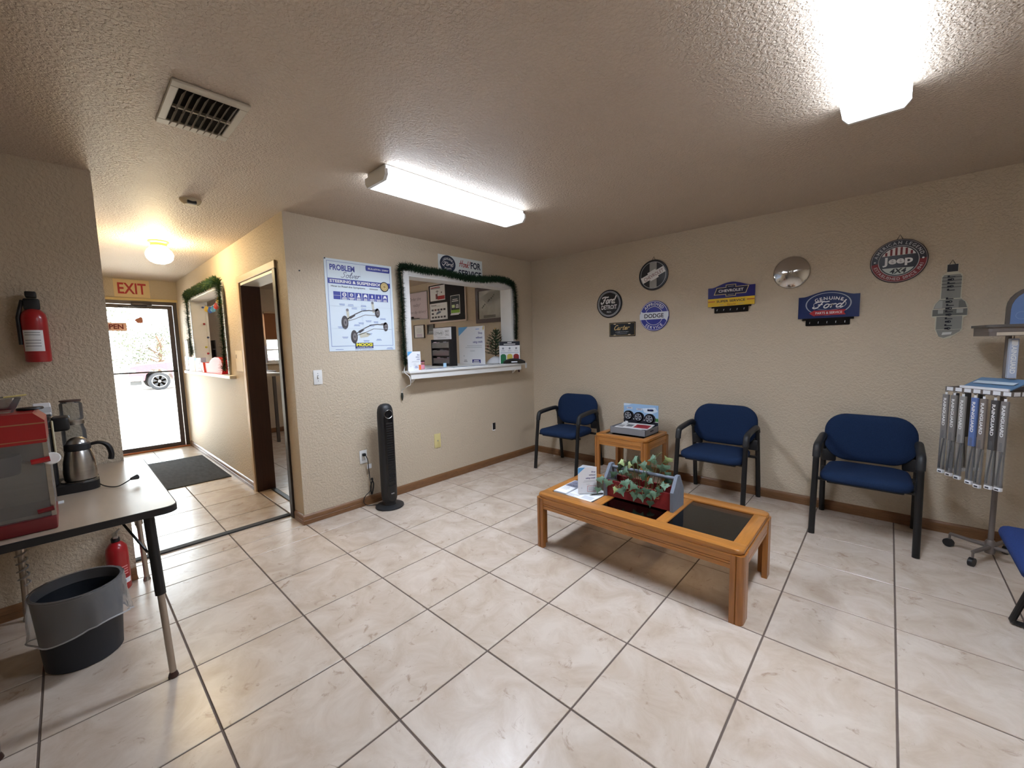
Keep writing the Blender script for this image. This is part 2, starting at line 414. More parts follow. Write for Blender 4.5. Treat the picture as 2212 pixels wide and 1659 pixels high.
    def build(s, parent, extra=None):
        out = {}; q = root_of(parent)
        Mi = (Matrix.Translation(q.location) @ Matrix.Rotation(q.rotation_euler.z, 4, 'Z')).inverted()
        for (name, _), (V, F, mt) in s.d.items():
            me = bpy.data.meshes.new(name); me.from_pydata([tuple(Mi @ v) for v in V], [], F); me.materials.append(mt)
            o = bpy.data.objects.new(name, me); COL.objects.link(o); o.parent = parent; out[name] = o
            if name in ('caption_print', 'black_marking', 'icons', 'icon_lines', 'captions'): o['kind'] = 'stuff'
        return out
X_, Y_, Z_ = Vector((1, 0, 0)), Vector((0, 1, 0)), Vector((0, 0, 1))
INK = PM((26, 28, 40)); NAVYI = PM((44, 46, 130)); WHT = PM((232, 232, 232)); BLUEI = PM((52, 62, 160)); REDI = PM((170, 34, 40)); GREYI = PM((140, 144, 152)); SKYI = PM((96, 166, 222)); LGREY = PM((196, 200, 206))

# ------------------------------------------------------------------ the setting
H = 2.438; T = .46; XR = 4.62; YF = -5.75; XE = -4.37; YH = -2.91; YO = -2.755; YL = -3.91; XO = -.155
struct('ceiling', B().box(XE-.18, XR+.15, YF-.15, .15, H, H+.12), M_CEIL)
struct('wall_back', B().box(XE-.18, XR+.15, 0, .15, 0, H), M_WALL)
struct('wall_right', B().box(XR, XR+.15, YF, 0, 0, H), M_WALL)
struct('wall_front', B().box(-.155, XR+.15, YF-.15, YF, 0, H), M_WALL)
# window wall with the service opening
SY0, SY1, SZ0, SZ1 = -1.855, -.39, 1.165, 2.09
b = B().box(XO, 0, YH, SY0, 0, H).box(XO, 0, SY1, 0, 0, H).box(XO, 0, SY0, SY1, 0, SZ0).box(XO, 0, SY0, SY1, SZ1, H)
struct('wall_service', b, M_WALL)
struct('wall_left', B().box(XO, 0, YF, YL, 0, H), M_WALL)
struct('wall_hall_left', B().box(XE, XO, YL-.155, YL, 0, H), M_WALL)
HX0, HX1, HZ0, HZ1 = -3.44, -1.83, 1.15, 2.10; DX0, DX1, DZ = -1.20, -.262, 2.045
b = B().box(XE, HX0, YH, YO, 0, H).box(HX0, HX1, YH, YO, 0, HZ0).box(HX0, HX1, YH, YO, HZ1, H).box(HX1, DX0, YH, YO, 0, H).box(DX0, DX1, YH, YO, DZ, H).box(DX1, XO, YH, YO, 0, H)
struct('wall_hall_right', b, M_WALL)
EY0, EY1, EZ = -3.87, -2.925, 2.14; OY0, OY1, OZ0, OZ1 = -1.80, -.75, 1.20, 2.06
b = B().box(XE-.18, XE, YL-.155, EY0, 0, H).box(XE-.18, XE, EY0, EY1, EZ, H).box(XE-.18, XE, EY1, OY0, 0, H).box(XE-.18, XE, OY0, OY1, 0, OZ0).box(XE-.18, XE, OY0, OY1, OZ1, H).box(XE-.18, XE, OY1, 0, 0, H)
struct('wall_exit', b, M_WALL)
# floor: grout bed with every tile a piece of its own
fl = struct('floor', B().box(XE-.18, XR+.15, YF-.15, .15, -.12, -.0035), M_GROUT)
GX, GY = -.447*T, -8.309*T
_tm = {}
def tile_mesh(w, d):
    k = (round(w, 3), round(d, 3))
    if k not in _tm:
        me = mesh_from(B().box(-w/2, w/2, -d/2, d/2, -.010, 0, .0016, 1), 'tile', 30); me.materials.append(M_TILE); _tm[k] = me
    return _tm[k]
def lay(x0, x1, y0, y1):
    i0 = math.floor((x0-GX)/T)
    for i in range(i0, i0+40):
        a0, a1 = max(x0, GX+i*T), min(x1, GX+(i+1)*T)
        if a1-a0 < .03: continue
        for j in range(-8, 12):
            b0, b1 = max(y0, GY+j*T), min(y1, GY+(j+1)*T)
            if b1-b0 < .03: continue
            g = .0036
            o = bpy.data.objects.new('tile', tile_mesh(a1-a0-2*g, b1-b0-2*g)); COL.objects.link(o)
            o.parent = fl; o.location = ((a0+a1)/2, (b0+b1)/2, RND.uniform(-.0005, .0003))
lay(0, XR, YF, 0); lay(XE, 0, YL, YH); lay(XE, XO, YO, 0); lay(DX0, DX1, YH, YO)
# black carpet-edge strip between hall and waiting room, and at the office door
struct('trim_1', B().box(-.345, -.285, YL+.01, YH-.005, .0005, .010, .004, 1), mat('rubber_strip', (34, 29, 28), .7, var=(40, 5, .5, .3)))
struct('trim_2', B().box(DX0+.03, DX1-.03, YO-.05, YO-.005, .0005, .010, .004, 1), M_BLACKM)

# baseboards with a stepped, rounded top
def baseboard(name, p0, p1, out, mt=M_BASE):
    p0 = Vector(p0); p1 = Vector(p1); d = (p1-p0).normalized(); o = Vector(out)
    prof = [(0, .001), (.013, .001), (.013, .034), (.011, .036), (.013, .039), (.013, .060), (.009, .070), (.004, .076), (0, .078)]
    bb = B(); A = [bb.bm.verts.new(p0 + o*a + Z_*h) for a, h in prof]; C = [bb.bm.verts.new(p1 + o*a + Z_*h) for a, h in prof]; n = len(prof)
    bb.bm.faces.new(A); bb.bm.faces.new(C[::-1])
    for i in range(n): bb.bm.faces.new((A[i], C[i], C[(i+1) % n], A[(i+1) % n]))
    o_ = struct(name, bb, mt, smooth=25); return o_
baseboard('baseboard_service', (0, YH-.013, 0), (0, 0, 0), (1, 0, 0))
baseboard('baseboard_back', (.013, 0, 0), (XR, 0, 0), (0, -1, 0))
baseboard('baseboard_right', (XR, YF, 0), (XR, -.013, 0), (-1, 0, 0))
baseboard('baseboard_left', (0, YF, 0), (0, YL, 0), (1, 0, 0))
baseboard('baseboard_corner', (DX1+.075, YH, 0), (0, YH, 0), (0, -1, 0))
baseboard('baseboard_hall', (XE, YH, 0), (DX0-.075, YH, 0), (0, -1, 0))
baseboard('baseboard_office', (XE, YO, 0), (XE, 0, 0), (1, 0, 0))

# office door opening: dark jambs, pale casings
d2 = struct('door_2', B().box(DX0, DX0+.022, YH-.004, YO+.004, 0, DZ), M_DARKWOOD)
obj('jamb', B().box(DX1-.022, DX1, YH-.004, YO+.004, 0, DZ), M_DARKWOOD, d2, smooth=0)
obj('head_jamb', B().box(DX0+.022, DX1-.022, YH-.004, YO+.004, DZ-.022, DZ), M_WHITE, d2, smooth=0)
obj('door_stop', B().box(DX1-.036, DX1-.022, YH+.06, YO, 0, DZ-.022), M_DARKWOOD, d2, smooth=0)
cs = mat('casing_paint', (196, 172, 140), .5)
obj('casing', B().box(DX0-.062, DX0+.004, YH-.016, YH, 0, DZ+.004, .004, 1), cs, d2)
obj('casing', B().box(DX0-.062, DX1+.062, YH-.016, YH, DZ+.004, DZ+.066, .004, 1), cs, d2)
obj('casing', B().box(DX1-.004, DX1+.062, YH-.016, YH, 0, DZ+.004, .004, 1), mat('dark_casing', (46, 34, 30), .5), d2)
# glazed exit door at the end of the hall
d1 = struct('door_1', B().box(XE-.12, XE-.005, EY1-.045, EY1, 0, EZ).box(XE-.12, XE-.005, EY0, EY0+.045, 0, EZ).box(XE-.12, XE-.005, EY0+.045, EY1-.045, EZ-.045, EZ), M_ALU)
lf = obj('door_leaf', B().box(XE-.07, XE-.03, EY1-.105, EY1-.05, .02, EZ-.05).box(XE-.07, XE-.03, EY0+.05, EY0+.105, .02, EZ-.05).box(XE-.07, XE-.03, EY0+.105, EY1-.105, EZ-.10, EZ-.05).box(XE-.07, XE-.03, EY0+.105, EY1-.105, .02, .075), M_ALU, d1, smooth=0)
obj('pane', B().box(XE-.053, XE-.047, EY0+.105, EY1-.105, .075, EZ-.10), M_GLASS, lf, smooth=0)
obj('push_bar', B().tube([(XE-.005, EY0+.06, 1.138), (XE-.005, EY1-.06, 1.138)], .011, 8), M_BLACKM, lf)
obj('door_closer', B().box(XE-.03, XE+.03, -3.42, -3.20, 2.075, 2.12, .006, 2), M_ALU, d1)
obj('closer_arm', B().tube([(XE+.01, -3.25, 2.07), (XE+.02, -3.48, 2.055), (XE-.03, -3.55, 2.06)], .008, 6), M_ALU, d1)
obj('sill', B().box(XE-.14, XE+.03, EY0, EY1, .001, .018, .004, 1), mat('orange_brown_sill', (168, 96, 48), .4), d1)
struct('trim_3', B().box(XE-.002, XE+.016, EY0-.06, EY1+.012, EZ, EZ+.035, .004, 1), mat('cream_door_head', (214, 190, 132), .5))

# office window in the outside wall, brown shade half down
w2 = struct('window_2', B().box(XE-.10, XE-.04, OY0, OY0+.04, OZ0, OZ1).box(XE-.10, XE-.04, OY1-.04, OY1, OZ0, OZ1).box(XE-.10, XE-.04, OY0, OY1, OZ1-.04, OZ1).box(XE-.10, XE-.04, OY0, OY1, OZ0, OZ0+.04).box(XE-.09, XE-.05, OY0, OY1, 1.405, 1.43), M_WHITE)
obj('pane', B().box(XE-.075, XE-.07, OY0+.04, OY1-.04, OZ0+.04, 1.405), M_GLASS, w2, smooth=0)
obj('pane', B().box(XE-.075, XE-.07, OY0+.04, OY1-.04, 1.43, OZ1-.04), M_GLASS, w2, smooth=0)
obj('window_sill', B().box(XE-.04, XE+.05, OY0-.03, OY1+.03, OZ0-.025, OZ0, .004, 1), M_WHITE, w2)
bl = thing('roller_shade', 'brown window shade half lowered in the office behind the open door', 'shade', (XE+.02, OY0+.4, OZ1-.04))
obj('fabric', B().box(XE+.018, XE+.022, OY0+.01, OY1-.01, 1.60, 2.03), mat('brown_shade_cloth', (150, 100, 66), .8), bl, True, 0)
obj('head_rail', B().box(XE+.003, XE+.045, OY0, OY1, 2.03, 2.06, .004, 1), cs, bl, True)
obj('hem_bar', B().box(XE+.014, XE+.028, OY0+.01, OY1-.01, 1.585, 1.60), cs, bl, True, 0)

# white lined openings
w1 = struct('window_1', B().box(XO-.012, .012, SY0, SY0+.022, SZ0, SZ1).box(XO-.012, .012, SY1-.022, SY1, SZ0, SZ1).box(XO-.012, .012, SY0+.022, SY1-.022, SZ1-.022, SZ1), M_WHITE)
for q in ((SY0-.045, SY0+.01, SZ0, SZ1+.045), (SY1-.01, SY1+.045, SZ0, SZ1+.045)): obj('casing', B().box(.0, .016, q[0], q[1], q[2], q[3], .003, 1), M_WHITE, w1)
obj('casing', B().box(.0, .016, SY0+.01, SY1-.01, SZ1-.01, SZ1+.045, .003, 1), M_WHITE, w1)
w3 = struct('window_3', B().box(HX0, HX0+.022, YH-.012, YO+.012, HZ0, HZ1).box(HX1-.022, HX1, YH-.012, YO+.012, HZ0, HZ1).box(HX0+.022, HX1-.022, YH-.012, YO+.012, HZ1-.022, HZ1), M_WHITE)
obj('casing', B().box(HX0-.04, HX0+.01, YH-.016, YH, HZ0, HZ1+.04, .003, 1), M_WHITE, w3)
obj('casing', B().box(HX1-.01, HX1+.04, YH-.016, YH, HZ0, HZ1+.04, .003, 1), M_WHITE, w3)
obj('casing', B().box(HX0+.01, HX1-.01, YH-.016, YH, HZ1-.01, HZ1+.04, .003, 1), M_WHITE, w3)
struct('trim_4', B().box(-3.98, -1.60, YH-.06, YO+.30, 1.118, 1.152, .004, 1), M_WHITE)

# outside: pavement, unseen roof overhang added to limit sun through the door
struct('ground', B().box(-70, XE-.18, -45, 40, -.30, -.10), mat('pale_concrete', (196, 190, 182), .9, var=(.8, 5, .85, .3)))
struct('added_sun_overhang', B().box(XE-.95, XE-.18, -5.6, 1.0, 2.50, 2.60), M_WHITE)

# ------------------------------------------------------------------ ceiling things
def fluorescent(label, cx, y0, y1, w=.225):
    t = thing('fluorescent_light', label, 'ceiling light', (cx, (y0+y1)/2, H-.105))
    obj('housing', B().box(cx-w/2+.012, cx+w/2-.012, y0+.01, y1-.01, H-.03, H-.0005, .004, 1), M_WPLAST, t, True)
    prof = [(-w/2, H-.030), (-w/2, H-.062), (-w/2+.022, H-.088), (w/2-.022, H-.088), (w/2, H-.062), (w/2, H-.030)]
    low = B().prism([prof[1], prof[2], prof[3], prof[4]], y0+.02, y1-.02)
    for v in low.bm.verts: v.co.x += cx
    obj('diffuser', low, M_FLUOR, t, True, 0)
    al = bpy.data.lights.new('prismatic_beam', 'AREA'); al.shape = 'RECTANGLE'; al.size = w-.05; al.size_y = y1-y0-.06; al.energy = P_FLUOR; al.spread = R(157); al.color = (.87, .97, 1.13)
    ao = bpy.data.objects.new('prismatic_beam', al); COL.objects.link(ao); ao.parent = t; ao.location = (0, 0, .105-.0895)
    sd = B().box(cx-w/2, cx-w/2+.004, y0+.02, y1-.02, H-.062, H-.030).box(cx+w/2-.004, cx+w/2, y0+.02, y1-.02, H-.062, H-.030)
    obj('diffuser_side', sd, M_FLUORS, t, True, 0)
    for ya, yb in ((y0, y0+.02), (y1-.02, y1)):
        e = B().prism([(a-.001 if a < 0 else a+.001, z) for a, z in prof], ya, yb)
        for v in e.bm.verts: v.co.x += cx
        obj('end_cap', e, M_WPLAST, t, True, 0)
fluorescent('lit fluorescent ceiling light with white end cap, near the service window', 1.14, -2.79, -1.57)
fluorescent('lit fluorescent ceiling light cut by the top edge of the photo', 3.30, -2.84, -1.60)
# unseen third fixture, added to brighten the office
t = thing('added_office_light', 'unseen ceiling light added to brighten the office behind the service window', 'ceiling light', (-2.5, -1.85, H-.08))
obj('housing', B().box(-3.1, -1.9, -1.96, -1.74, H-.03, H-.0005), M_WPLAST, t, True, 0)
obj('diffuser', B().box(-3.09, -1.91, -1.955, -1.745, H-.08, H-.03, .01, 2), M_OFFL, t, True)

t = thing('ceiling_vent', 'white ceiling air vent with two rows of louvres', 'vent', (1.14, -3.60, H-.02))
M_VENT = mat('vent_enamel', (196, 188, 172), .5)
fx0, fx1, fy0, fy1 = .935, 1.345, -3.735, -3.470
f = B()
for q in ((fx0, fx0+.05, fy0, fy1), (fx1-.045, fx1, fy0, fy1), (fx0+.05, fx1-.045, fy0, fy0+.03), (fx0+.05, fx1-.045, fy1-.03, fy1)): f.box(q[0], q[1], q[2], q[3], H-.012, H-.0005, .003, 1)
obj('frame', f, M_VENT, t, True)
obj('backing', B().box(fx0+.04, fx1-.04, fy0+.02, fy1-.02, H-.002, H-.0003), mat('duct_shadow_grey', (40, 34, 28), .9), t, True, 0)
obj('divider', B().box(1.131, 1.143, fy0+.03, fy1-.03, H-.014, H-.003), M_VENT, t, True, 0)
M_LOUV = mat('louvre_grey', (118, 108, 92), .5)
for r_, (xa, xb) in enumerate(((fx0+.052, 1.130), (1.144, fx1-.047))):
    for k in range(8):
        yc = fy0+.045+k*.0247
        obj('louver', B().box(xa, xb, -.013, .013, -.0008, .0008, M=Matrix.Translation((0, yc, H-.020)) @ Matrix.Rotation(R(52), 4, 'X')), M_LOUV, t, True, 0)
t = thing('smoke_detector', 'small round smoke detector with a dark window on the hall ceiling', 'smoke detector', (-.18, -3.425, H-.03))
obj('body', B().lathe([(.0, H-.034), (.036, H-.034), (.050, H-.022), (.060, H-.008), (.062, H-.0005)], (-.18, -3.425, 0), 28, cap0=False), mat('detector_plastic', (204, 190, 158), .5), t, True)
obj('sensor_window', B().box(-.158, -.128, -3.452, -3.40, H-.034, H-.012, .004, 1), M_BLACK, t, True)
t = thing('globe_light', 'lit round opal globe light on the hall ceiling', 'ceiling light', (-1.66, -3.42, H-.2))
obj('canopy', B().lathe([(.078, H-.0005), (.078, H-.012), (.062, H-.022), (.058, H-.045)], (-1.66, -3.42, 0), 28), mat('gold_canopy', (196, 160, 92), .35, .6), t, True)
obj('globe', B().lathe([(.050, H-.046), (.062, H-.056), (.092, H-.088), (.104, H-.122), (.098, H-.155), (.075, H-.184), (.04, H-.201), (.0, H-.206)], (-1.66, -3.42, 0), 28, cap1=False), M_GLOBE, t, True, 60)

# ------------------------------------------------------------------ chairs
def make_chair():
    """local frame: seat faces -y, back feet at y = -.03"""
    t = thing('waiting_chair', 'x', 'chair', (0, 0, 0), 0)
    # seat: rounded cushion wider at the front
    def cushion(pl, h0, h1, puff):
        bb = B(); n = len(pl); c = Vector((sum(p[0] for p in pl)/n, sum(p[1] for p in pl)/n, 0))
        lay = [(.0, .955), (.22, 1.0), (.62, 1.0), (.88, .955), (1.0, .86)]
        rings = [[bb.bm.verts.new((c.x+(p[0]-c.x)*k, c.y+(p[1]-c.y)*k, h0+(h1-h0)*f)) for p in pl] for f, k in lay]
        rings.append([bb.bm.verts.new((c.x+(p[0]-c.x)*.45, c.y+(p[1]-c.y)*.45, h1+puff)) for p in pl])
        for A, C in zip(rings, rings[1:]):
            for i in range(n): bb.bm.faces.new((A[i], A[(i+1) % n], C[(i+1) % n], C[i]))
        bb.bm.faces.new(rings[0][::-1]); bb.bm.faces.new(rings[-1]); return bb
    def rr(x0, x1, y0, y1, r, n=7):
        p = []
        for cx, cy, st in ((x1-r, y0+r, -90), (x1-r, y1-r, 0), (x0+r, y1-r, 90), (x0+r, y0+r, 180)):
            p += [(cx+r*cos(R(st+90*i/n)), cy+r*sin(R(st+90*i/n))) for i in range(n+1)]
        return p
    sp = [(x*(1.0 + .05*(-(y+.33)/.25)), y) for x, y in rr(-.235, .235, -.575, -.115, .09)]
    obj('seat', cushion(sp, .392, .452, .008), M_NAVY, t, smooth=60)
    obj('seat_pan', B().box(-.20, .20, -.53, -.13, .372, .394, .008, 2), M_BLACK, t)
    # back: wide rounded panel, wider at the top corners' radius, curved to the sitter
    outline = rr(-.262, .262, .468, .812, .135, 9)
    outline = [(x*(1.0 - .035*max(0, (.56-z)/.1)), z) for x, z in outline]
    bb = B(); n = len(outline); cz = .64
    def yb(x, z): return -.112 + (z-.47)*.14 + .20*x*x*.9
    lay = [(.0, .955), (.3, 1.0), (.7, 1.0), (1.0, .93)]
    rings = []
    for f, k in lay: rings.append([bb.bm.verts.new((x*k, yb(x*k, cz+(z-cz)*k)-.045*f*-1-.06, cz+(z-cz)*k)) for x, z in outline][::1])
    front = [bb.bm.verts.new((x*.955, yb(x*.955, cz+(z-cz)*.955)-.062, cz+(z-cz)*.955)) for x, z in outline]
    for A, C in zip(rings, rings[1:]):
        for i in range(n): bb.bm.faces.new((A[i], A[(i+1) % n], C[(i+1) % n], C[i]))
    # close both faces with a shrinking fan of rings so they stay curved
    def close(A, dy):
        prev = A
        for k in (.7, .4, .15):
            cur = [bb.bm.verts.new((x*k, yb(x*k, cz+(z-cz)*k)+dy, cz+(z-cz)*k)) for x, z in outline]
            for i in range(n): bb.bm.faces.new((prev[i], prev[(i+1) % n], cur[(i+1) % n], cur[i]))
            prev = cur
        bb.bm.faces.new(prev)
    close(rings[0], -.066); close(rings[-1], -.012)
    for v in front: bb.bm.verts.remove(v)
    obj('backrest', bb, M_NAVY, t, smooth=60)
    for s in (-1, 1):
        x = s*.268
        obj('leg', B().tube([(x, -.575, 0), (x*.995, -.545, .30), (x*.99, -.515, .56)], [.019, .019, .0185], 12, sx=1.0), M_BLACKM, t)
        obj('leg', B().tube([(x, -.035, 0), (x*.99, -.075, .30), (x*.985, -.125, .60), (x*.985, -.150, .628)], .0185, 12), M_BLACKM, t)
        arm = smooth_path([(x*.99, -.513, .545), (x*.99, -.500, .600), (x*.99, -.470, .626), (x*.985, -.33, .640), (x*.985, -.20, .645), (x*.985, -.150, .636), (x*.985, -.125, .60)], 4)
        obj('armrest', B().tube(arm, .0235, 12), M_CHAR, t, smooth=60)
        obj('back_bracket', B().box(s*.185 if s > 0 else -.272, .272 if s > 0 else -.185, -.135, -.095, .435, .53, .012, 2), M_BLACK, t)
        for ya in (-.50, -.17): obj('seat_rail', B().box(min(x, s*.19), max(x, s*.19), ya, ya+.03, .375, .395, .005, 1), M_BLACKM, t)
    return t
ch = make_chair(); ch.location = (.745, -.010, 0); ch.rotation_euler = (0, 0, R(1.5))
ch['label'] = 'navy fabric waiting chair in the corner beside the service wall'; ch['group'] = 'navy chairs along the sign wall'
dup(ch, (2.325, -.004, 0), R(0), 'navy fabric waiting chair just past the small oak side table', 'navy chairs along the sign wall')
dup(ch, (3.312, -.008, 0), R(-.6), 'navy fabric waiting chair next to the wiper blade rack', 'navy chairs along the sign wall')

# sled-base chair cut by the right edge, facing left
t = thing('sled_chair', 'blue chair with a bent black tube leg at the right edge of the photo', 'chair', (4.1, -1.42, 0))
def sledside(y): return smooth_path([(4.33, y, .80), (4.31, y, .50), (4.27, y, .06), (4.24, y, .014), (4.18, y, .013), (3.93, y, .013), (3.890, y, .020), (3.893, y, .055), (3.97, y, .36), (3.985, y, .405), (4.02, y, .415), (4.28, y, .415)], 3)
for y in (-1.135, -1.665): obj('sled_leg', B().tube(sledside(y), .0125, 10), M_BLACKM, t, True)
obj('cross_bar', B().tube([(3.99, -1.135, .412), (3.99, -1.665, .412)], .0125, 10).tube([(4.27, -1.135, .415), (4.27, -1.665, .415)], .0125, 10), M_BLACKM, t, True)
bb = B(); bb.box(3.812, 4.30, -1.655, -1.145, .427, .492, .03, 3)
obj('seat', bb, M_NAVY2, t, True, 60)
obj('backrest', B().box(4.30, 4.345, -1.655, -1.145, .58, .86, .02, 3), M_NAVY2, t, True, 60)

# ------------------------------------------------------------------ oak tables
def oak_table(name, label, x0, x1, y0, y1, z, legx, legy, panels, rail):
    t = thing(name, label, 'table', ((x0+x1)/2, (y0+y1)/2, 0))
    # top frame with rounded edge: four rails and cross rails around glass panels
    ztop, zb = z, z-.026
    xa, xb, ya, yb = panels[0][0], panels[-1][1], panels[0][2], panels[0][3]
    r = .035
    def rail_(nm, X0, X1, Y0, Y1, mt): obj(nm, B().box(X0, X1, Y0, Y1, zb, ztop, .007, 2), mt, t, True)
    def corner_poly(x0, x1, y0, y1, cut): pass
    ins = .008
    # front and back rails run the full length with rounded outer corners
    def rounded_rail(ys, yi, nm):
        s = 1 if yi > ys else -1; p = []
        for i in range(7): a = R(180 + 90*i/6); p.append((x0+ins+r+r*cos(a), ys + s*(r + r*sin(a))))
        for i in range(7): a = R(270 + 90*i/6); p.append((x1-ins-r+r*cos(a), ys + s*(r + r*sin(a))))
        p += [(x1-ins, yi), (x0+ins, yi)]
        bb = B().prism(p, zb, ztop, 'XY')
        es = [e for e in bb.bm.edges if all(abs(v.co.z-ztop) < 1e-6 or abs(v.co.z-zb) < 1e-6 for v in e.verts) and abs(e.verts[0].co.z-e.verts[1].co.z) < 1e-6]
        es = [e for e in es if not all(abs(v.co.y-yi) < 1e-6 for v in e.verts)]
        bmesh.ops.bevel(bb.bm, geom=es, offset=.009, segments=2, profile=.5, affect='EDGES')
        obj(nm, bb, M_OAKX, t, True, 50)
    rounded_rail(y0+ins, ya, 'top_rail'); rounded_rail(y1-ins, yb, 'top_rail')
    rail_('end_rail', x0+ins, xa, ya, yb, M_OAKY); rail_('end_rail', xb, x1-ins, ya, yb, M_OAKY)
    for p, q in zip(panels, panels[1:]): rail_('cross_rail', p[1], q[0], ya, yb, M_OAKY)
    for p in panels: obj('glass_panel', B().box(p[0]+.001, p[1]-.001, ya+.001, yb-.001, ztop-.013, ztop-.007), M_SMOKED, t, True, 0)
    # apron: reeded boards under the top
    za, zc = zb-.002, zb-.074
    def apron(X0, X1, Y0, Y1, ax, mt):
        bb = B()
        for u0, u1, k in ((za-.034, za, 0), (za-.037, za-.034, .006), (za-.048, za-.037, .0015), (za-.051, za-.048, .006), (zc, za-.051, .0015)):
            if ax == 'x': bb.box(X0, X1, Y0+k, Y1-k, u0, u1)
            else: bb.box(X0+k, X1-k, Y0, Y1, u0, u1)
        obj('apron', bb, mt, t, True, 0)
    apron(x0+legx, x1-legx, y0+.004, y0+.026, 'x', M_OAKX); apron(x0+legx, x1-legx, y1-.026, y1-.004, 'x', M_OAKX)
    apron(x0+.004, x0+.026, y0+legy, y1-legy, 'y', M_OAKY); apron(x1-.026, x1-.004, y0+legy, y1-legy, 'y', M_OAKY)
    # legs: rounded outer corner with a groove beside it on each face
    for sx, X in ((1, x0), (-1, x1)):
        for sy, Y in ((1, y0), (-1, y1)):
            p = [(0, .030)]
            rr_ = .026
            p = [(.0, legy), (.0, .038), (.005, .035), (.0, .032), (0, rr_)]
            p += [(rr_-rr_*cos(R(a)), rr_-rr_*sin(R(a))) for a in (22, 45, 68)]
            p += [(rr_, 0), (.032, 0), (.035, .005), (.038, 0), (legx, 0), (legx, .028), (.030, .034), (.028, legy)]
            q = [(X+sx*a, Y+sy*b_) for a, b_ in p]
            obj('leg', B().prism(q, 0, zb-.001, 'XY'), M_OAKZ, t, True, 30)
    return t
CZ = .378
oak_table('coffee_table', 'long oak coffee table with three smoked glass panels', 1.640, 2.927, -1.988, -1.352, CZ, .062, .092,
          [(1.705, 2.030, -1.890, -1.448), (2.092, 2.446, -1.890, -1.448), (2.508, 2.852, -1.890, -1.448)], .09)
SZ = .515
oak_table('side_table', 'small square oak side table between two navy chairs', 1.293, 1.838, -.658, -.150, SZ, .058, .070,
          [(1.365, 1.768, -.586, -.222)], .07)

# ------------------------------------------------------------------ on the side table: cardboard display tray of magazines
t = thing('magazine_tray', 'grey cardboard tray of magazines with a tyre advert panel behind', 'tray', (1.575, -.38, SZ))
M_GCARD = mat('grey_card', (128, 128, 132), .7)
tx0, tx1, ty0, ty1, tz = 1.405, 1.768, -.535, -.245, SZ+.001
obj('tray', B().box(tx0, tx1, ty0, ty1, tz, tz+.004).box(tx0, tx1, ty0, ty0+.004, tz, tz+.062).box(tx0, tx0+.004, ty0, ty1, tz, tz+.062).box(tx1-.004, tx1, ty0, ty1, tz, tz+.062), M_GCARD, t, True, 0)
obj('handle_slot', B().box(tx1-.002, tx1+.0012, -.43, -.36, tz+.030, tz+.042), INK, t, True, 0)
obj('back_panel', B().box(tx0, tx1, ty1-.006, ty1, tz, tz+.258), mat('advert_card', (150, 186, 222), .55), t, True, 0)
F = Flat((tx0, ty1-.006, tz), X_, Z_); w_ = tx1-tx0
F.rect('road', INK, 0, w_, 0, .115, 1)
for a, b_, c_, d_ in ((.10, .13, .115, .135), (.29, w_, .095, .13)): F.rect('grass', PM((70, 128, 62)), a, b_, c_, d_, 2)
F.rect('kerb', WHT, 0, .012, .108, .118, 2).rect('kerb', WHT, .106, .122, .100, .112, 2).rect('kerb', WHT, .215, .232, .098, .110, 2).rect('kerb', WHT, .318, w_, .092, .098, 3)
for cx, cz in ((.048, .135), (.158, .128), (.272, .120)):
    F.disc('tyre', INK, cx+.014, cz, .052, 3).disc('tyre', INK, cx, cz, .050, 3)
    F.ring('rim', GREYI, cx, cz, .030, .036, 4, 30).disc('rim', GREYI, cx, cz, .008, 5, 14)
    for k in range(5):
        a = 2*pi*k/5+.3; c_, s_ = cos(a), sin(a)
        F.poly('rim', GREYI, [(cx+.004*-s_, cz+.004*c_), (cx+.032*c_-.009*s_, cz+.032*s_+.009*c_), (cx+.032*c_+.009*s_, cz+.032*s_-.009*c_), (cx+.004*s_, cz-.004*c_)], 5)
for cx, cz in ((.065, .214), (.17, .208), (.285, .206)): F.rect('caption_print', LGREY, cx-.032, cx+.03, cz-.010, cz+.010, 1).bars('caption_lettering', BLUEI, cx-.026, cx+.024, cz+.004, .004, 1, .008, 2)
F.bars('small_print', WHT, .012, .05, .075, .008, 1, .01, 2)
F.poly('cloud', PM((206, 222, 238)), [(.0, .258), (.09, .258), (.05, .24), (0, .235)], 1).poly('cloud', PM((206, 222, 238)), [(.2, .22), (.33, .235), (.36, .2), (.30, .17), (.22, .18)], 1)
F.build(t)
def magazine(x, y, z, w, h, rz, tilt, c, label, accent=None, th=.005):
    g = thing('magazine', label, 'magazine', (x, y, z), R(rz), 'magazines in the tray')
    Mx = Matrix.Rotation(R(tilt), 4, 'X')
    obj('pages', B().box(-w/2, w/2, -h/2, h/2, 0, th*.7, M=Mx), M_PAPER, g, smooth=0)
    obj('cover', B().box(-w/2, w/2, -h/2, h/2, th*.7, th, M=Mx), PM(c), g, smooth=0)
    if accent:
        for (a0, a1, b0, b1, cc) in accent: obj('cover_picture', B().box(a0, a1, b0, b1, th, th+.0006, M=Mx), PM(cc), g, smooth=0)
magazine(1.585, -.40, tz+.0045, .30, .225, 2, 0, (52, 50, 54), 'dark magazine at the bottom of the grey tray', [(-.14, .05, -.105, -.06, (206, 208, 210))], .034)
magazine(1.555, -.42, tz+.0400, .29, .20, -4, 3, (216, 218, 220), 'white magazine under the red one in the tray', [(-.13, .0, -.02, .06, (150, 150, 152))], .010)
magazine(1.625, -.375, tz+.058, .255, .185, 6, 4, (222, 220, 220), 'white magazine with a red picture on top in the tray', [(-.03, .11, -.07, .05, (156, 34, 44)), (-.11, -.05, -.05, .03, (120, 120, 124))], .006)
magazine(1.435, -.33, tz+.045, .05, .16, 0, 12, (226, 226, 224), 'white leaflet leaning on the left end of the tray', None, .004)

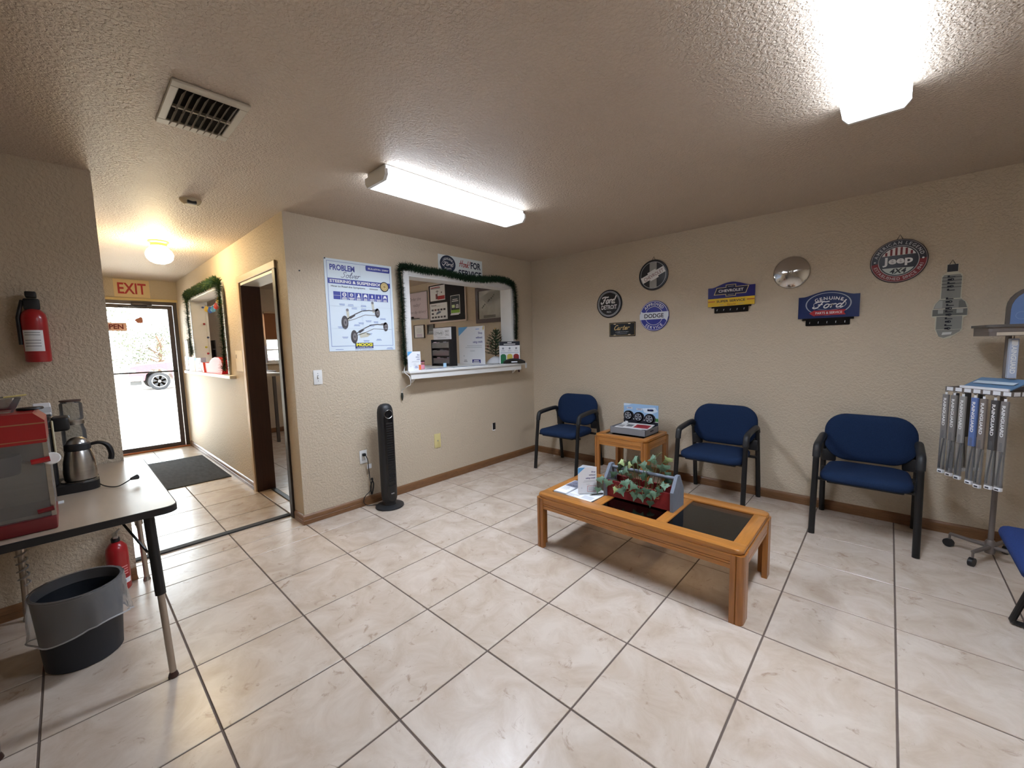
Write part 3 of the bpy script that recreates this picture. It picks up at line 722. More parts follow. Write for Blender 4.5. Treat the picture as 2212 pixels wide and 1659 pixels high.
# ------------------------------------------------------------------ on the coffee table
CT = CZ+.0004
def tri_stand(name, label, P, z0, z1, cat='stand'):
    """tri-fold paper stand, open top; P = three ground points (left, right, rear)"""
    c = (sum(p[0] for p in P)/3, sum(p[1] for p in P)/3)
    t = thing(name, label, cat, (c[0], c[1], z0))
    for (a, b_) in ((0, 1), (1, 2), (2, 0)):
        p, q = Vector((*P[a], 0)), Vector((*P[b_], 0)); d = (q-p).normalized(); n_ = Vector((d.y, -d.x, 0))*.0012
        bb = B().prism([(p.x, p.y), (q.x, q.y), (q.x-n_.x, q.y-n_.y), (p.x-n_.x, p.y-n_.y)], z0, z1, 'XY')
        obj('panel', bb, M_PAPER, t, True, 0)
    return t
def shop_print(F, w, h, lines, box=True):
    F.poly('blue_corner', SKYI, [(0, h), (0, h*.76), (w*.38, h)], 1)
    for i, s in enumerate(lines): F.text('lettering', NAVYI, s, w*.93, h*(.84-.115*i) - h*.045, h*.058, 'R', 1, bold=.016)
    F.bars('small_print', LGREY, w*.16, w*.9, h*.50, h*.016, 2, h*.045, 1, 'R', 3)
    F.bars('small_print', LGREY, w*.42, w*.66, h*.36, h*.018, 1, h*.05, 1)
    F.disc('small_print', LGREY, w*.2, h*.22, h*.022, 1, 12)
Pl = [(1.882, -1.826), (1.967, -1.727), (1.868, -1.742)]
GL = CZ-.007
t = tri_stand('tent_card', 'white tri-fold shop without using credit stand on coffee table papers', Pl, GL+.008, .560, 'leaflet stand')
p, q = Vector((*Pl[0], GL+.008)), Vector((*Pl[1], GL+.008)); w_ = (q-p).length; h_ = .560-GL-.008
F = Flat(p, q-p, Z_); shop_print(F, w_, h_, ['Shop', 'without', 'using credit'])
F.frame('red_box', REDI, w_*.50, w_*.97, h_*.06, h_*.29, h_*.012, 1).bars('box_print', GREYI, w_*.56, w_*.9, h_*.23, h_*.012, 4, h_*.04, 1, 'L', 5)
F.build(t)
def sheet(name, label, cat, pts, z, th, mt, seed=0, group=None):
    g = random.Random(seed); cx = sum(p[0] for p in pts)/len(pts); cy = sum(p[1] for p in pts)/len(pts)
    t = thing(name, label, cat, (cx, cy, z), 0, group)
    obj('sheets', B().prism(pts, z, z+th, 'XY'), mt, t, True, 0)
    return t
def para(x, y, w, h, a):
    c_, s_ = cos(R(a)), sin(R(a)); return [(x+u*c_-v*s_, y+u*s_+v*c_) for u, v in ((-w/2, -h/2), (w/2, -h/2), (w/2, h/2), (-w/2, h/2))]
t = sheet('newspaper', 'crumpled white newspaper under the tri-fold stand on the coffee table', 'newspaper', para(1.903, -1.765, .235, .225, -3), GL+.0004, .0035, M_PAPER, 1)
F = Flat((1.795, -1.885, GL+.0042), X_, Y_)
F.bars('print', GREYI, .0, .11, .05, .003, 5, .009, 0, 'L', 2).rect('print', LGREY, .13, .21, .02, .075, 0).bars('print', GREYI, .12, .21, .20, .003, 7, .011, 0, 'L', 4)
F.build(t)
t = sheet('catalogue', 'folded white and grey catalogue at the left end of the coffee table', 'catalogue', para(1.762, -1.740, .10, .27, 1), GL+.0004, .010, LGREY, 2)
F = Flat((1.714, -1.875, GL+.0108), X_, Y_)
F.rect('cover', M_PAPER, .002, .094, .01, .13, 0).rect('picture', PM((120, 122, 140)), .004, .094, .135, .262, 0).bars('print', GREYI, .01, .08, .11, .004, 3, .02, 1, 'L', 3)
for k in range(6): F.ring('picture_lines', PM((70, 72, 86)), .02+.013*k, .16+.05*(k % 2), .010, .013, 1, 16)
F.build(t)
t = thing('pen', 'dark pen lying on the newspaper beside the tri-fold stand', 'pen', (1.985, -1.76, GL+.005))
obj('barrel', B().tube([(1.960, -1.785, GL+.0088), (2.005, -1.712, GL+.0088)], .004, 8), M_BLACK, t, True)
obj('tip', B().tube([(1.960, -1.785, GL+.0088), (1.954, -1.795, GL+.0086)], [.0035, .001], 8), M_STEEL, t, True)
# wooden tool box planter
t = thing('toolbox_planter', 'red wooden toolbox planter with blue-grey ends on the coffee table', 'planter', (2.26, -1.65, CT))
bx0, bx1, by0, by1 = 2.045, 2.470, -1.722, -1.580
obj('front_board', B().box(bx0, bx1, by0, by0+.012, CT, CT+.108, .0015, 1), M_MUD, t, True)
obj('back_board', B().box(bx0, bx1, by1-.012, by1, CT, CT+.108, .0015, 1), M_MUD, t, True)
obj('bottom_board', B().box(bx0, bx1, by0+.012, by1-.012, CT, CT+.012), M_MUD, t, True, 0)
endp = [(by0-.014, CT), (by1+.012, CT), (by1+.012, CT+.108), (-1.630, CT+.205), (-1.668, CT+.205), (by0-.014, CT+.118)]
for xa in (bx0-.020, bx1): obj('end_board', B().prism(endp, xa, xa+.020, 'YZ'), M_GREYP, t, True, 0)
obj('handle_bar', B().tube([(bx0, -1.649, CT+.182), (bx1, -1.649, CT+.182)], .011, 10), M_GREYP, t, True)
obj('corner_plate', B().box(bx0, bx0+.055, by0-.004, by0, CT+.075, CT+.112, .002, 1), M_MUD, t, True)
F = Flat((bx0, by0, CT), X_, Z_)
F.text('lettering', PM((190, 140, 96)), 'RANDOM TOOLS', .205, .058, .030, 'C', 1, width=.30)
F.build(t)

# ivy: every leaf a piece, stems run down into the box
LV = [(2.027,.495),(2.01,.419),(2.109,.529),(2.16,.621),(2.114,.607),(2.174,.607),(2.169,.524),(2.146,.449),(2.09,.486),(2.223,.62),(2.249,.658),(2.279,.643),(2.326,.688),(2.314,.628),(2.367,.646),(2.368,.601),(2.263,.572),(2.297,.554),(2.263,.501),(2.293,.478),(2.214,.512),(2.348,.54),(2.389,.54),(2.413,.521),(2.437,.51),(2.437,.532),(2.315,.441),(2.381,.464),(2.414,.484),(2.369,.412),(2.339,.6),(2.272,.439),(2.1,.567),(2.179,.452),(2.35,.485),(2.20,.56),(2.13,.56),(2.40,.57),(2.06,.53),(2.24,.53),(2.29,.60)]
ivy = thing('ivy_plant', 'artificial ivy with pale green lobed leaves filling the red toolbox', 'plant', (2.26, -1.65, CT+.015))
def leaf_mesh():
    out = [(0, -.10), (.16, -.26), (.34, -.22), (.50, -.36), (.56, -.08), (.80, .02), (.52, .22), (.40, .40), (.22, .48), (.0, 1.0), (-.22, .48), (-.40, .40), (-.52, .22), (-.80, .02), (-.56, -.08), (-.50, -.36), (-.34, -.22), (-.16, -.26)]
    bb = B(); bm = bb.bm
    c = bm.verts.new((0, .12, .02)); vs = [bm.verts.new((x, y, -.22*abs(x) - .10*y*y)) for x, y in out]
    mid = [bm.verts.new((x*.5, .06+y*.5, -.04*abs(x)+.03*(i % 2))) for i, (x, y) in enumerate(out)]
    n = len(out)
    for i in range(n):
        bm.faces.new((vs[i], vs[(i+1) % n], mid[(i+1) % n], mid[i])); bm.faces.new((mid[i], mid[(i+1) % n], c))
    return mesh_from(bb, 'leaf', 60)
lm = leaf_mesh(); lms = []
for mt in (M_IVY, M_IVY2, M_IVY3):
    q = lm.copy(); q.materials.append(mt); lms.append(q)
rg = random.Random(11); st = B()
for i, (x, z) in enumerate(LV):
    over = z < .52
    y = rg.uniform(-1.760, -1.742) if over else rg.uniform(-1.74, -1.60)
    x_ = x + (y+1.70)*.40; s = rg.uniform(.034, .050)
    o = bpy.data.objects.new('leaf', lms[0 if i % 5 in (0, 1, 3) else (1 if z > .58 or i % 7 == 0 else 2)]); COL.objects.link(o); o.parent = ivy
    o.location = (x_-2.26, y+1.65, z-CT-.015)
    tip = Vector((rg.uniform(-.8, .8), -.35, -1.0 if over else rg.uniform(-.5, .9))).normalized()
    nrm = Vector((rg.uniform(-.1, .7), -1.0, rg.uniform(.1, .7))).normalized()
    nrm = (nrm - tip*nrm.dot(tip)).normalized(); sd = tip.cross(nrm)
    Mx = Matrix((sd, tip, nrm)).transposed().to_4x4(); o.rotation_euler = Mx.to_euler(); o.scale = (s, s, s)
    st.tube(smooth_path([(2.26+(x_-2.26)*.55-2.26, -1.65+1.65, -.0+.01), ((x_-2.26)*.8, (y+1.65)*.5, max(z-CT, .10)*.9), (x_-2.26, y+1.652, z-CT-.017)], 3), .0016, 5)
obj('stems', st, mat('ivy_stem', (92, 104, 60), .6), ivy)

# ------------------------------------------------------------------ signs on the back wall (plane y = 0)
def round_sign(name, label, x, z, r, c, dish=.012, group='round tin signs'):
    t = thing(name, label, 'sign', (x, -.004, z-r), 0, group)
    obj('disc', B().lathe([(r-.004, .001), (r, .004), (r, .010), (r-.003, .0135), (r-.010, .0140)], (x, 0, z), 56, 'Y'), PM(c, .3), t, True)
    return t, Flat((x, -.0145, z), X_, Z_)
def hanger(t, x, z):
    obj('hanger', B().tube([(x-.016, -.006, z-.035), (x, -.006, z), (x+.016, -.006, z-.035)], .0022, 6), M_BLACKM, t, True)
BLK = (24, 24, 30)
t, F = round_sign('round_sign', 'round black tin sign with a slanted white banner, hung highest left of the key racks', 1.602, 2.064, .152, BLK)
F.ring('border', LGREY, 0, 0, .128, .132, 1)
for s in (1, -1): F.poly('stripes', PM((176, 176, 172)), [(-.036, s*.126), (.036, s*.126), (.036, s*.02), (-.036, s*.02)], 1)
for k in range(5): F.rect('stripe_lines', PM((90, 90, 92)), -.028+.013*k, -.025+.013*k, -.125, .125, 2)
rot = R(23); c_, s_ = cos(rot), sin(rot); rp = lambda P: [(x*c_-y*s_, x*s_+y*c_) for x, y in P]
F.poly('banner', WHT, rp([(-.125, -.030), (-.045, -.030), (-.045, -.046), (.045, -.046), (.045, -.030), (.125, -.030), (.125, .030), (.045, .030), (.045, .046), (-.045, .046), (-.045, .030), (-.125, .030)]), 3)
F.text('lettering', PM((110, 42, 48)), 'CHEVROLET', .012, -.017, .036, 'C', 4, width=.215, rot=rot)
F.build(t); hanger(t, 1.604, 2.247)
t, F = round_sign('round_sign', 'round black tin sign with white script over block capitals, lower left of the group', 1.105, 1.820, .152, BLK)
F.ring('border', LGREY, 0, 0, .132, .137, 1).ring('border', LGREY, 0, 0, .122, .126, 1)
F.script('lettering', WHT, 'Ford', -.006, .005, .078, .0135, 2, kx=.80)
F.text('lettering', WHT, 'DETROIT', 0, -.058, .046, 'C', 2, width=.190, bold=.02); F.text('lettering', WHT, 'MICH.', 0, -.098, .020, 'C', 2, width=.055)
F.build(t)
t, F = round_sign('round_sign', 'round blue tin sign with a white ribbon across, under the black banner sign', 1.613, 1.657, .153, (48, 56, 150))
F.ring('border', WHT, 0, 0, .142, .146, 1).ring('border', WHT, 0, 0, .090, .094, 1)
F.arc('lettering', WHT, 'APPROVED', 0, 0, .104, .030, 90, 108, 2, .014).arc('lettering', WHT, 'SERVICE', 0, 0, .134, .030, 270, 92, 2, .014, True)
F.poly('ribbon', PM((214, 220, 230)), [(-.150, -.036), (.112, -.036), (.138, -.060), (.140, -.036), (.151, -.010), (.151, .036), (-.112, .036), (-.140, .052), (-.138, .036), (-.151, .014)], 3)
F.text('lettering', INK, 'DODGE', 0, -.020, .042, 'C', 4, width=.205, bold=.02)
F.build(t)
t = thing('plate_sign', 'small black licence plate sign with gold script', 'sign', (1.256, -.004, 1.461))
obj('plate', B().box(1.102, 1.410, -.006, -.001, 1.461, 1.611, .002, 1), M_BLACKG, t, True)
F = Flat((1.256, -.0062, 1.536), X_, Z_)
F.frame('border', PM((176, 150, 96)), -.145, .145, -.066, .066, .003, 1)
for s in (-1, 1):
    for r_ in (-1, 1): F.rrect('bolt_slot', M_WALL, s*.085-.014, s*.085+.014, r_*.058-.004, r_*.058+.004, .003, 2)
F.script('lettering', PM((206, 176, 118)), 'Carter', 0, -.004, .050, .0085, 2, kx=1.12)
F.text('lettering_small', LGREY, 'CHEVROLET', 0, -.034, .011, 'C', 2, width=.16); F.bars('lettering_small', GREYI, -.08, .08, -.046, .003, 1, .01, 2)
F.build(t)
def key_rack(name, label, x0, x1, z0, z1, zt, rz0, rz1, rx0, rx1, body):
    t = thing(name, label, 'key rack', ((x0+x1)/2, -.004, rz0), 0, 'key racks')
    xm = (x0+x1)/2; n = 10
    top = [(x0+(x1-x0)*i/20, z1 + (zt-z1)*max(0, cos(pi*min(1, abs((i-10)/8.0))/2))**1.3) for i in range(21)]
    obj('board', B().prism([(x0, z0)] + top + [(x1, z0)], -.014, -.003), PM(body, .3), t, True, 0)
    obj('hook_board', B().box(rx0, rx1, -.012, -.002, rz0, rz1, .004, 1), M_BLACKG, t, True)
    obj('shelf', B().box(rx0-.022, rx1+.022, -.016, -.002, rz1-.004, z0+.0005), M_BLACKG, t, True, 0)
    for k in range(5):
        hx = rx0+.030+(rx1-rx0-.06)*k/4; hz = (rz0+rz1)/2
        obj('key_hook', B().tube([(hx, -.011, hz+.008), (hx, -.026, hz+.004), (hx, -.030, hz-.006), (hx, -.028, hz+.006)], .0022, 6), M_STEEL, t, True)
    return t, Flat((xm, -.0146, z0), X_, Z_)
t, F = key_rack('key_rack', 'blue and yellow key rack sign with five hooks', 2.131, 2.514, 1.699, 1.870, 1.911, 1.640, 1.690, 2.185, 2.465, (32, 30, 110))
F.rect('yellow_band', PM((226, 186, 44)), -.1915, .1915, .001, .073, 1)
F.rect('stripe', REDI, -.19, -.13, .044, .050, 2).rect('stripe', REDI, .13, .19, .044, .050, 2)
F.text('lettering', INK, 'SUPER SERVICE', 0, .036, .020, 'C', 2, width=.235, bold=.02); F.text('lettering', PM((150, 60, 40)), 'Genuine', .005, .008, .018, 'C', 2, shear=.4, width=.075)
F.text('lettering', GREYI, 'USING', -.075, .010, .010, 'C', 2).text('lettering', GREYI, 'PARTS', .085, .010, .010, 'C', 2)
bow = lambda k: [(-.100-k*.05, .108-k*.0), (-.038, .108-k), (-.038, .090-k*.9), (.038, .090-k*.9), (.038, .108-k), (.118+k*.9, .108-k), (.138+k*1.9, .165+k), (.038+k*0, .165+k), (.038+k, .186+k*.9), (-.038-k, .186+k*.9), (-.038-k, .165+k), (-.112-k*1.0, .165+k), (-.140-k*1.4, .108-k)]
F.poly('emblem', PM((206, 186, 140)), [(-.142, .104), (-.042, .104), (-.042, .086), (.042, .086), (.042, .104), (.122, .104), (.146, .169), (.042, .169), (.042, .190), (-.042, .190), (-.042, .169), (-.118, .169)], 1)
F.poly('emblem_field', PM((22, 22, 60)), [(-.134, .109), (-.037, .109), (-.037, .091), (.037, .091), (.037, .109), (.118, .109), (.138, .164), (.037, .164), (.037, .185), (-.037, .185), (-.037, .164), (-.114, .164)], 2)
F.text('emblem_lettering', WHT, 'CHEVROLET', .0, .126, .024, 'C', 3, width=.205, bold=.02).rect('emblem_lettering', WHT, -.024, .024, .172, .174, 3).rect('emblem_lettering', WHT, -.024, .024, .101, .103, 3)
F.build(t)
t, F = key_rack('key_rack', 'wider navy key rack sign with a silver oval and a red arrow', 2.830, 3.213, 1.548, 1.720, 1.759, 1.489, 1.536, 2.881, 3.161, (24, 42, 92))
F.ring('silver_ring', PM((168, 174, 184)), 0, .108, .136, .144, 1, 60, .62); F.ring('oval', WHT, .01, .104, .099, .102, 2, 48, .44)
F.arc('lettering', WHT, 'GENUINE', .004, -.12, .260, .026, 90, 40, 2, .016)
F.script('script_lettering', WHT, 'Ford', .006, .078, .056, .008, 3, kx=1.25)
F.poly('red_arrow', PM((176, 36, 44)), [(-.118, .040), (-.082, .066), (-.082, .060), (.112, .060), (.100, .040), (.112, .020), (-.082, .020), (-.082, .014)], 4)
F.text('arrow_lettering', WHT, 'PARTS & SERVICE', .006, .031, .0185, 'C', 5, width=.168, bold=.01)
F.build(t)
# dented chrome hub cap
t = thing('hubcap', 'dented chrome hubcap hanging between the two key racks', 'hubcap', (2.773, -.03, 1.803))
obj('dish', B().lathe([(.127, .004), (.129, .010), (.124, .018), (.116, .021), (.095, .030), (.06, .041), (.03, .050), (.016, .053)], (2.773, 0, 1.931), 48, 'Y'), M_HUB, t, True, 60)
obj('centre_boss', B().lathe([(.016, .052), (.016, .060), (.010, .064), (.0, .065)], (2.777, 0, 1.934), 20, 'Y', cap1=False), M_CHROME, t, True, 60)
# round black, white and red sign
t, F = round_sign('round_sign', 'round sign half black half red with red stripes, right of the hubcap', 3.411, 1.926, .152, (30, 28, 40))
F.poly('red_half', PM((128, 36, 44)), [(.148*cos(R(a)), .148*sin(R(a))) for a in range(186, 364, 4)] + [(.108*cos(R(a)), .108*sin(R(a))) for a in range(360, 182, -4)], 1)
F.ring('border', PM((170, 160, 160)), 0, 0, .144, .147, 2).ring('border', PM((190, 188, 190)), 0, 0, .104, .108, 2)
seg = lambda z0, z1, r: [(sg*math.sqrt(r*r-z*z), z) for sg, zs in ((1, (z0, (z0+z1)/2, z1)), (-1, (z1, (z0+z1)/2, z0))) for z in zs]
rr_ = .097
F.poly('white_field', WHT, [(rr_*cos(R(a)), rr_*sin(R(a))) for a in range(24, 157, 6)], 3).poly('white_field', PM((196, 202, 198)), [(rr_*cos(R(a)), rr_*sin(R(a))) for a in range(208, 333, 6)], 3)
for k in range(6):
    sx = -.066+.0265*k; hh = math.sqrt(max(rr_**2-(abs(sx)+.006)**2, 0)); F.rect('red_stripes', PM((120, 44, 52)), sx-.006, sx+.006, .0405, min(hh, .094), 4)
F.text('lettering', WHT, 'Jeep', 0, -.018, .050, 'C', 4, width=.150, bold=.03); F.text('black_lettering', INK, '4X4', 0, -.086, .034, 'C', 4, width=.088, bold=.03, shear=.2)
F.arc('lettering', PM((196, 196, 200)), 'AMERICAN LEGEND', 0, 0, .116, .021, 90, 156, 3, .014).arc('lettering', PM((206, 196, 196)), 'ESTABLISHED SINCE 1941', 0, 0, .135, .020, 270, 152, 3, .010, True)
F.disc('lettering', WHT, -.126, .004, .006, 3, 12).disc('lettering', WHT, .126, .004, .006, 3, 12)
F.build(t); hanger(t, 3.413, 2.109)
# cut-out spark plug sign
px, pz = 3.682, 1.365
out = [(-.018, .0), (.012, .004), (.020, .018), (.030, .022), (.058, .048), (.064, .062), (.066, .142), (.083, .152), (.085, .196), (.080, .206), (.086, .214), (.074, .246), (.056, .262), (.050, .276), (.050, .412), (.046, .432), (.026, .444), (.028, .460), (.028, .502), (-.028, .502), (-.028, .460), (-.026, .444), (-.046, .432), (-.050, .412), (-.050, .276), (-.056, .262), (-.074, .240), (-.082, .206), (-.086, .196), (-.084, .152), (-.066, .142), (-.064, .062), (-.052, .034), (-.040, .012)]
t = thing('spark_plug_sign', 'cut-out grey spark plug shaped metal sign with black marks', 'sign', (px, -.004, pz))
obj('outline', B().prism([(px+a, pz+b_) for a, b_ in out], -.007, -.001), PM((196, 192, 172)), t, True, 0)
F = Flat((px, -.0072, pz), X_, Z_)
G1, G2, G3, G4 = PM((104, 104, 100)), PM((136, 136, 130)), PM((164, 164, 158)), PM((70, 70, 70))
F.rect('cap', PM((44, 44, 50)), -.025, .025, .450, .498, 1)
F.poly('insulator', G2, [(-.045, .272), (.045, .272), (.045, .412), (.038, .430), (-.038, .430), (-.045, .412)], 1)
for k in range(4): F.rect('insulator_ribs', G4, -.046, .046, .345+.022*k, .349+.022*k, 2)
F.poly('hex_nut', G2, [(-.078, .206), (.080, .206), (.068, .246), (.050, .266), (-.050, .266), (-.068, .240)], 1).poly('hex_face', G3, [(-.074, .210), (-.036, .210), (-.036, .258), (-.050, .260), (-.066, .240)], 2).poly('hex_face', G1, [(.040, .208), (.077, .208), (.068, .244), (.052, .258), (.040, .254)], 2)
F.rect('collar', G1, -.081, .081, .156, .200, 1).rect('collar_shine', G3, -.055, -.030, .172, .198, 2).rect('collar_shine', G3, .032, .062, .172, .198, 2)
F.poly('thread', G2, [(-.060, .064), (.060, .064), (.060, .152), (-.060, .152)], 1)
for k in range(9): F.rect('thread_lines', G1, -.058, -.022, .070+.009*k, .073+.009*k, 2)
F.poly('tip', G2, [(-.058, .062), (.058, .062), (.052, .048), (.024, .026), (-.02, .006), (-.044, .016)], 1).poly('electrode', PM((208, 208, 204)), [(-.030, .026), (.014, .030), (.018, .046), (-.026, .044)], 2)
# a column of sideways black marks, too worn to read
g = random.Random(3)
for k, z in enumerate((.418, .398, .376, .352, .330, .292, .272, .250, .228, .206, .186, .162, .138, .116, .092, .070)):
    if k == 5: continue
    a = -.020+g.uniform(-.002, .002)
    if k % 2: F.ring('black_marking', INK, .0, z, .005, .0105, 4, 14, .8).rect('black_marking', INK, a, a+.02, z-.006, z+.006, 4)
    else: F.rect('black_marking', INK, a, a+.036, z-.006, z-.001, 4).rect('black_marking', INK, a, a+.010, z-.006, z+.007, 4)
F.build(t); hanger(t, px-.002, 1.893)

# ------------------------------------------------------------------ on the service wall (plane x = 0)
t = thing('poster', 'large pale blue car suspension poster left of the service window', 'poster', (.003, -2.319, 1.380))
pw, ph = .611, .757; py0, pz0 = -2.6245, 1.380
bb = B()
for i in range(12):
    for j in range(15): pass
def wavy(name, mt, parent, y0, z0, w, h, nu=10, nv=12, amp=.003):
    bb = B(); G = []
    for i in range(nu+1):
        G.append([bb.bm.verts.new((.0022 + amp*.5*(1+sin(i*.9+1)*sin(j*.8)), y0+w*i/nu, z0+h*j/nv)) for j in range(nv+1)])
    for i in range(nu):
        for j in range(nv): bb.bm.faces.new((G[i][j], G[i+1][j], G[i+1][j+1], G[i][j+1]))
    return obj(name, bb, mt, parent, True, 60)
obj('sheet', B().box(.0008, .0036, py0, py0+pw, pz0, pz0+ph), M_PAPERB, t, True, 0)
F = Flat((.0037, py0, pz0), Y_, Z_)
BP = PM((54, 64, 152), .45); BL = PM((120, 138, 190), .45); GB = PM((126, 122, 124), .45); GD = PM((74, 70, 72), .45); CR = PM((196, 194, 178), .45)
F.frame('border', BL, .020, .591, .040, .738, .0035, 1)
F.text('heading', BP, 'PROBLEM', .042, .668, .046, 'L', 1, bold=.035, width=.215); F.script('script_heading', PM((110, 116, 140)), 'Solver', .225, .612, .048, .005, 1, kx=1.05)
F.rrect('bulletin_band', BP, .358, .591, .690, .736, .012, 2).text('band_lettering', WHT, 'BULLETIN: 25897', .480, .705, .014, 'C', 3, width=.20, bold=.02)
F.rect('title_band', BP, .022, .589, .556, .600, 1).text('band_lettering', WHT, 'STEERING & SUSPENSION', .272, .567, .024, 'C', 2, width=.47, bold=.03)
F.text('subtitle', INK, 'How to Read the Symptoms', .045, .530, .015, 'L', 1, width=.30, bold=.012).bars('subtitle', GREYI, .37, .48, .541, .009, 1, .02, 1)
F.disc('seal_rim', INK, .530, .566, .044, 3).disc('seal', PM((206, 184, 128), .3), .530, .566, .036, 4).ring('seal_ring', PM((150, 124, 70)), .530, .566, .024, .027, 5).disc('seal_ring', PM((168, 140, 84)), .530, .566, .012, 5, 16)
xs = [.062, .132, .206, .280, .352, .418, .482, .546, .612]; 
for k in range(8):
    a0, a1 = .062+(.502/8)*k, .062+(.502/8)*(k+1)-.004; a0, a1 = .062+.0628*k, .062+.0628*(k+1)-.004
    F.rect('icon_box', BP, a0, a1, .430, .494, 1)
    if k == 0: F.rect('icon_lines', WHT, a0, a1, .460, .462, 2); continue
    m_ = (a0+a1)/2
    if k in (1, 2): F.ring('icons', WHT, m_, .472, .010 if k == 1 else .009, .017 if k == 1 else .014, 2, 20).rect('icons', WHT, m_-.011, m_+.011, .470, .474, 2)
    elif k == 3: F.poly('icons', WHT, [(m_-.017, .456), (m_+.017, .456), (m_+.010, .470), (m_+.006, .486), (m_-.004, .486), (m_-.006, .470)], 2)
    elif k in (4, 7): F.poly('icons', WHT, [(m_-.018, .458), (m_-.010, .458), (m_-.008, .464), (m_+.008, .464), (m_+.010, .458), (m_+.018, .458), (m_+.016, .474), (m_+.008, .486), (m_-.008, .486), (m_-.016, .474)], 2)
    elif k == 5: F.disc('icons', WHT, m_, .470, .007, 2, 14, 2.0)
    else: F.disc('icons', WHT, m_, .466, .007, 2, 14).poly('icons', WHT, [(m_-.006, .468), (m_+.006, .468), (m_, .486)], 2)
    F.bars('icon_lines', WHT, a0+.006, a1-.006, .450, .004, 3, .007, 2, seed=k)
def axle(dx, dz, struts):
    F.line('drawing_print', GD, [(.170+dx, .225+dz), (.235+dx, .265+dz), (.305+dx, .297+dz), (.370+dx, .305+dz), (.440+dx, .300+dz)], .008, 1)
    F.line('drawing_print', GB, [(.160+dx, .205+dz), (.23+dx, .225+dz), (.33+dx, .265+dz), (.45+dx, .262+dz)], .005, 1)
    for (cx, cz, rx, k) in ((.145, .195, .030, 1.9), (.448, .285, .024, 1.7)):
        F.disc('drawing_print', GD, cx+dx, cz+dz, rx, 2, 26, k).disc('drawing_print', GB, cx+dx+.004, cz+dz, rx*.55, 3, 20, k).disc('drawing_print', GD, cx+dx+.004, cz+dz, rx*.22, 4, 12, k)
    F.poly('drawing_print', GD, [(.185+dx, .245+dz), (.235+dx, .268+dz), (.240+dx, .254+dz), (.195+dx, .225+dz)], 2).poly('drawing_print', GB, [(.40+dx, .312+dz), (.455+dx, .322+dz), (.455+dx, .305+dz), (.41+dx, .297+dz)], 2)
    if struts:
        for sx, sz in ((.172, .300), (.405, .372)):
            F.poly('drawing_print', CR, [(sx-.012, sz+.045), (sx+.012, sz+.045), (sx+.018, sz-.04), (sx-.002, sz-.04)], 1).disc('drawing_print', GB, sx, sz+.045, .012, 2, 14)
    else: F.poly('drawing_print', CR, [(.20+dx, .185+dz), (.27+dx, .195+dz), (.30+dx, .22+dz), (.24+dx, .235+dz), (.19+dx, .22+dz)], 1)
axle(0, .045, True); axle(.075, -.075, False)
g = random.Random(5)
for (cx, cz) in ((.13, .395), (.205, .393), (.235, .368), (.32, .392), (.32, .362), (.50, .285), (.36, .262), (.29, .242), (.39, .225), (.25, .225), (.11, .205), (.14, .12), (.45, .10), (.33, .09), (.36, .15), (.43, .255)):
    F.bars('captions', BL, cx-.028, cx+.028, cz, .004, 2, .009, 1, seed=int(cx*1000))
F.rect('maker_band', PM((52, 62, 120)), .224, .392, .020, .036, 2).text('band_lettering', WHT, 'CHASSIS PARTS', .308, .0235, .010, 'C', 3, width=.14)
F.rect('maker_band', PM((64, 64, 70)), .224, .392, .036, .068, 2).text('maker_lettering', PM((232, 222, 60)), 'MOOG', .308, .040, .024, 'C', 3, width=.150, bold=.05)
F.text('small_lettering', BP, 'The Problem Solver', .308, .006, .008, 'C', 1, shear=.3, width=.18).bars('small_lettering', BL, .04, .13, .016, .004, 1, .01, 1).bars('small_lettering', BL, .52, .59, .020, .004, 2, .008, 1)
F.rect('fold', PM((196, 208, 220)), .304, .3055, .002, .755, 6).rect('fold', PM((196, 208, 220)), .002, .609, .566-.19, .5675-.19, 6).rect('fold', PM((196, 208, 220)), .002, .609, .19, .1915, 6)
F.build(t)
obj('push_pin', B().lathe([(.004, 0), (.004, .006), (.006, .009), (0, .010)], (.0036, py0+.006, pz0+ph-.006), 8, 'X', cap1=False), M_BLACK, t, True)
t = thing('service_sign', 'white sign with navy oval and bold FOR SERVICE lettering above the service window', 'sign', (.003, -1.172, 2.108))
sy0, sz0, sw, sh = -1.475, 2.108, .610, .223
obj('plate', B().box(.001, .0042, sy0, sy0+sw, sz0, sz0+sh, .0012, 1), mat('sign_white', (222, 230, 232), .3), t, True)
F = Flat((.0043, sy0, sz0), Y_, Z_); NV = PM((32, 42, 66), .3)
F.disc('oval', NV, .122, .135, .102, 1, 44, .84).ring('oval_line', WHT, .122, .135, .074, .077, 2, 44, .55)
F.arc('oval_lettering', WHT, 'GENUINE', .122, .118, .072, .022, 90, 96, 3, .012, sy=.84).arc('oval_lettering', WHT, 'PARTS', .122, .150, .092, .020, 270, 62, 3, .012, True, sy=.84)
F.script('oval_script', WHT, 'Ford', .124, .116, .040, .0065, 3, kx=1.2)
F.script('red_script', PM((168, 44, 50)), 'Honk!', .352, .128, .070, .007, 1, kx=.72)
F.text('lettering', NV, 'FOR', .583, .126, .068, 'R', 1, width=.150, bold=.035).text('lettering', NV, 'SERVICE', .592, .030, .068, 'R', 1, width=.330, bold=.03)
F.build(t)
def plate(name, label, cat, y0, y1, z0, z1, mt): 
    t = thing(name, label, cat, (.002, (y0+y1)/2, z0)); obj('plate', B().box(.0005, .006, y0, y1, z0, z1, .0025, 2), mt, t, True); return t
t = plate('light_switch', 'white toggle light switch below the poster', 'switch', -2.767, -2.697, 1.117, 1.234, M_WPLAST)
obj('toggle', B().box(.005, .016, -2.737, -2.727, 1.168, 1.188, .002, 1), M_WPLAST, t, True)
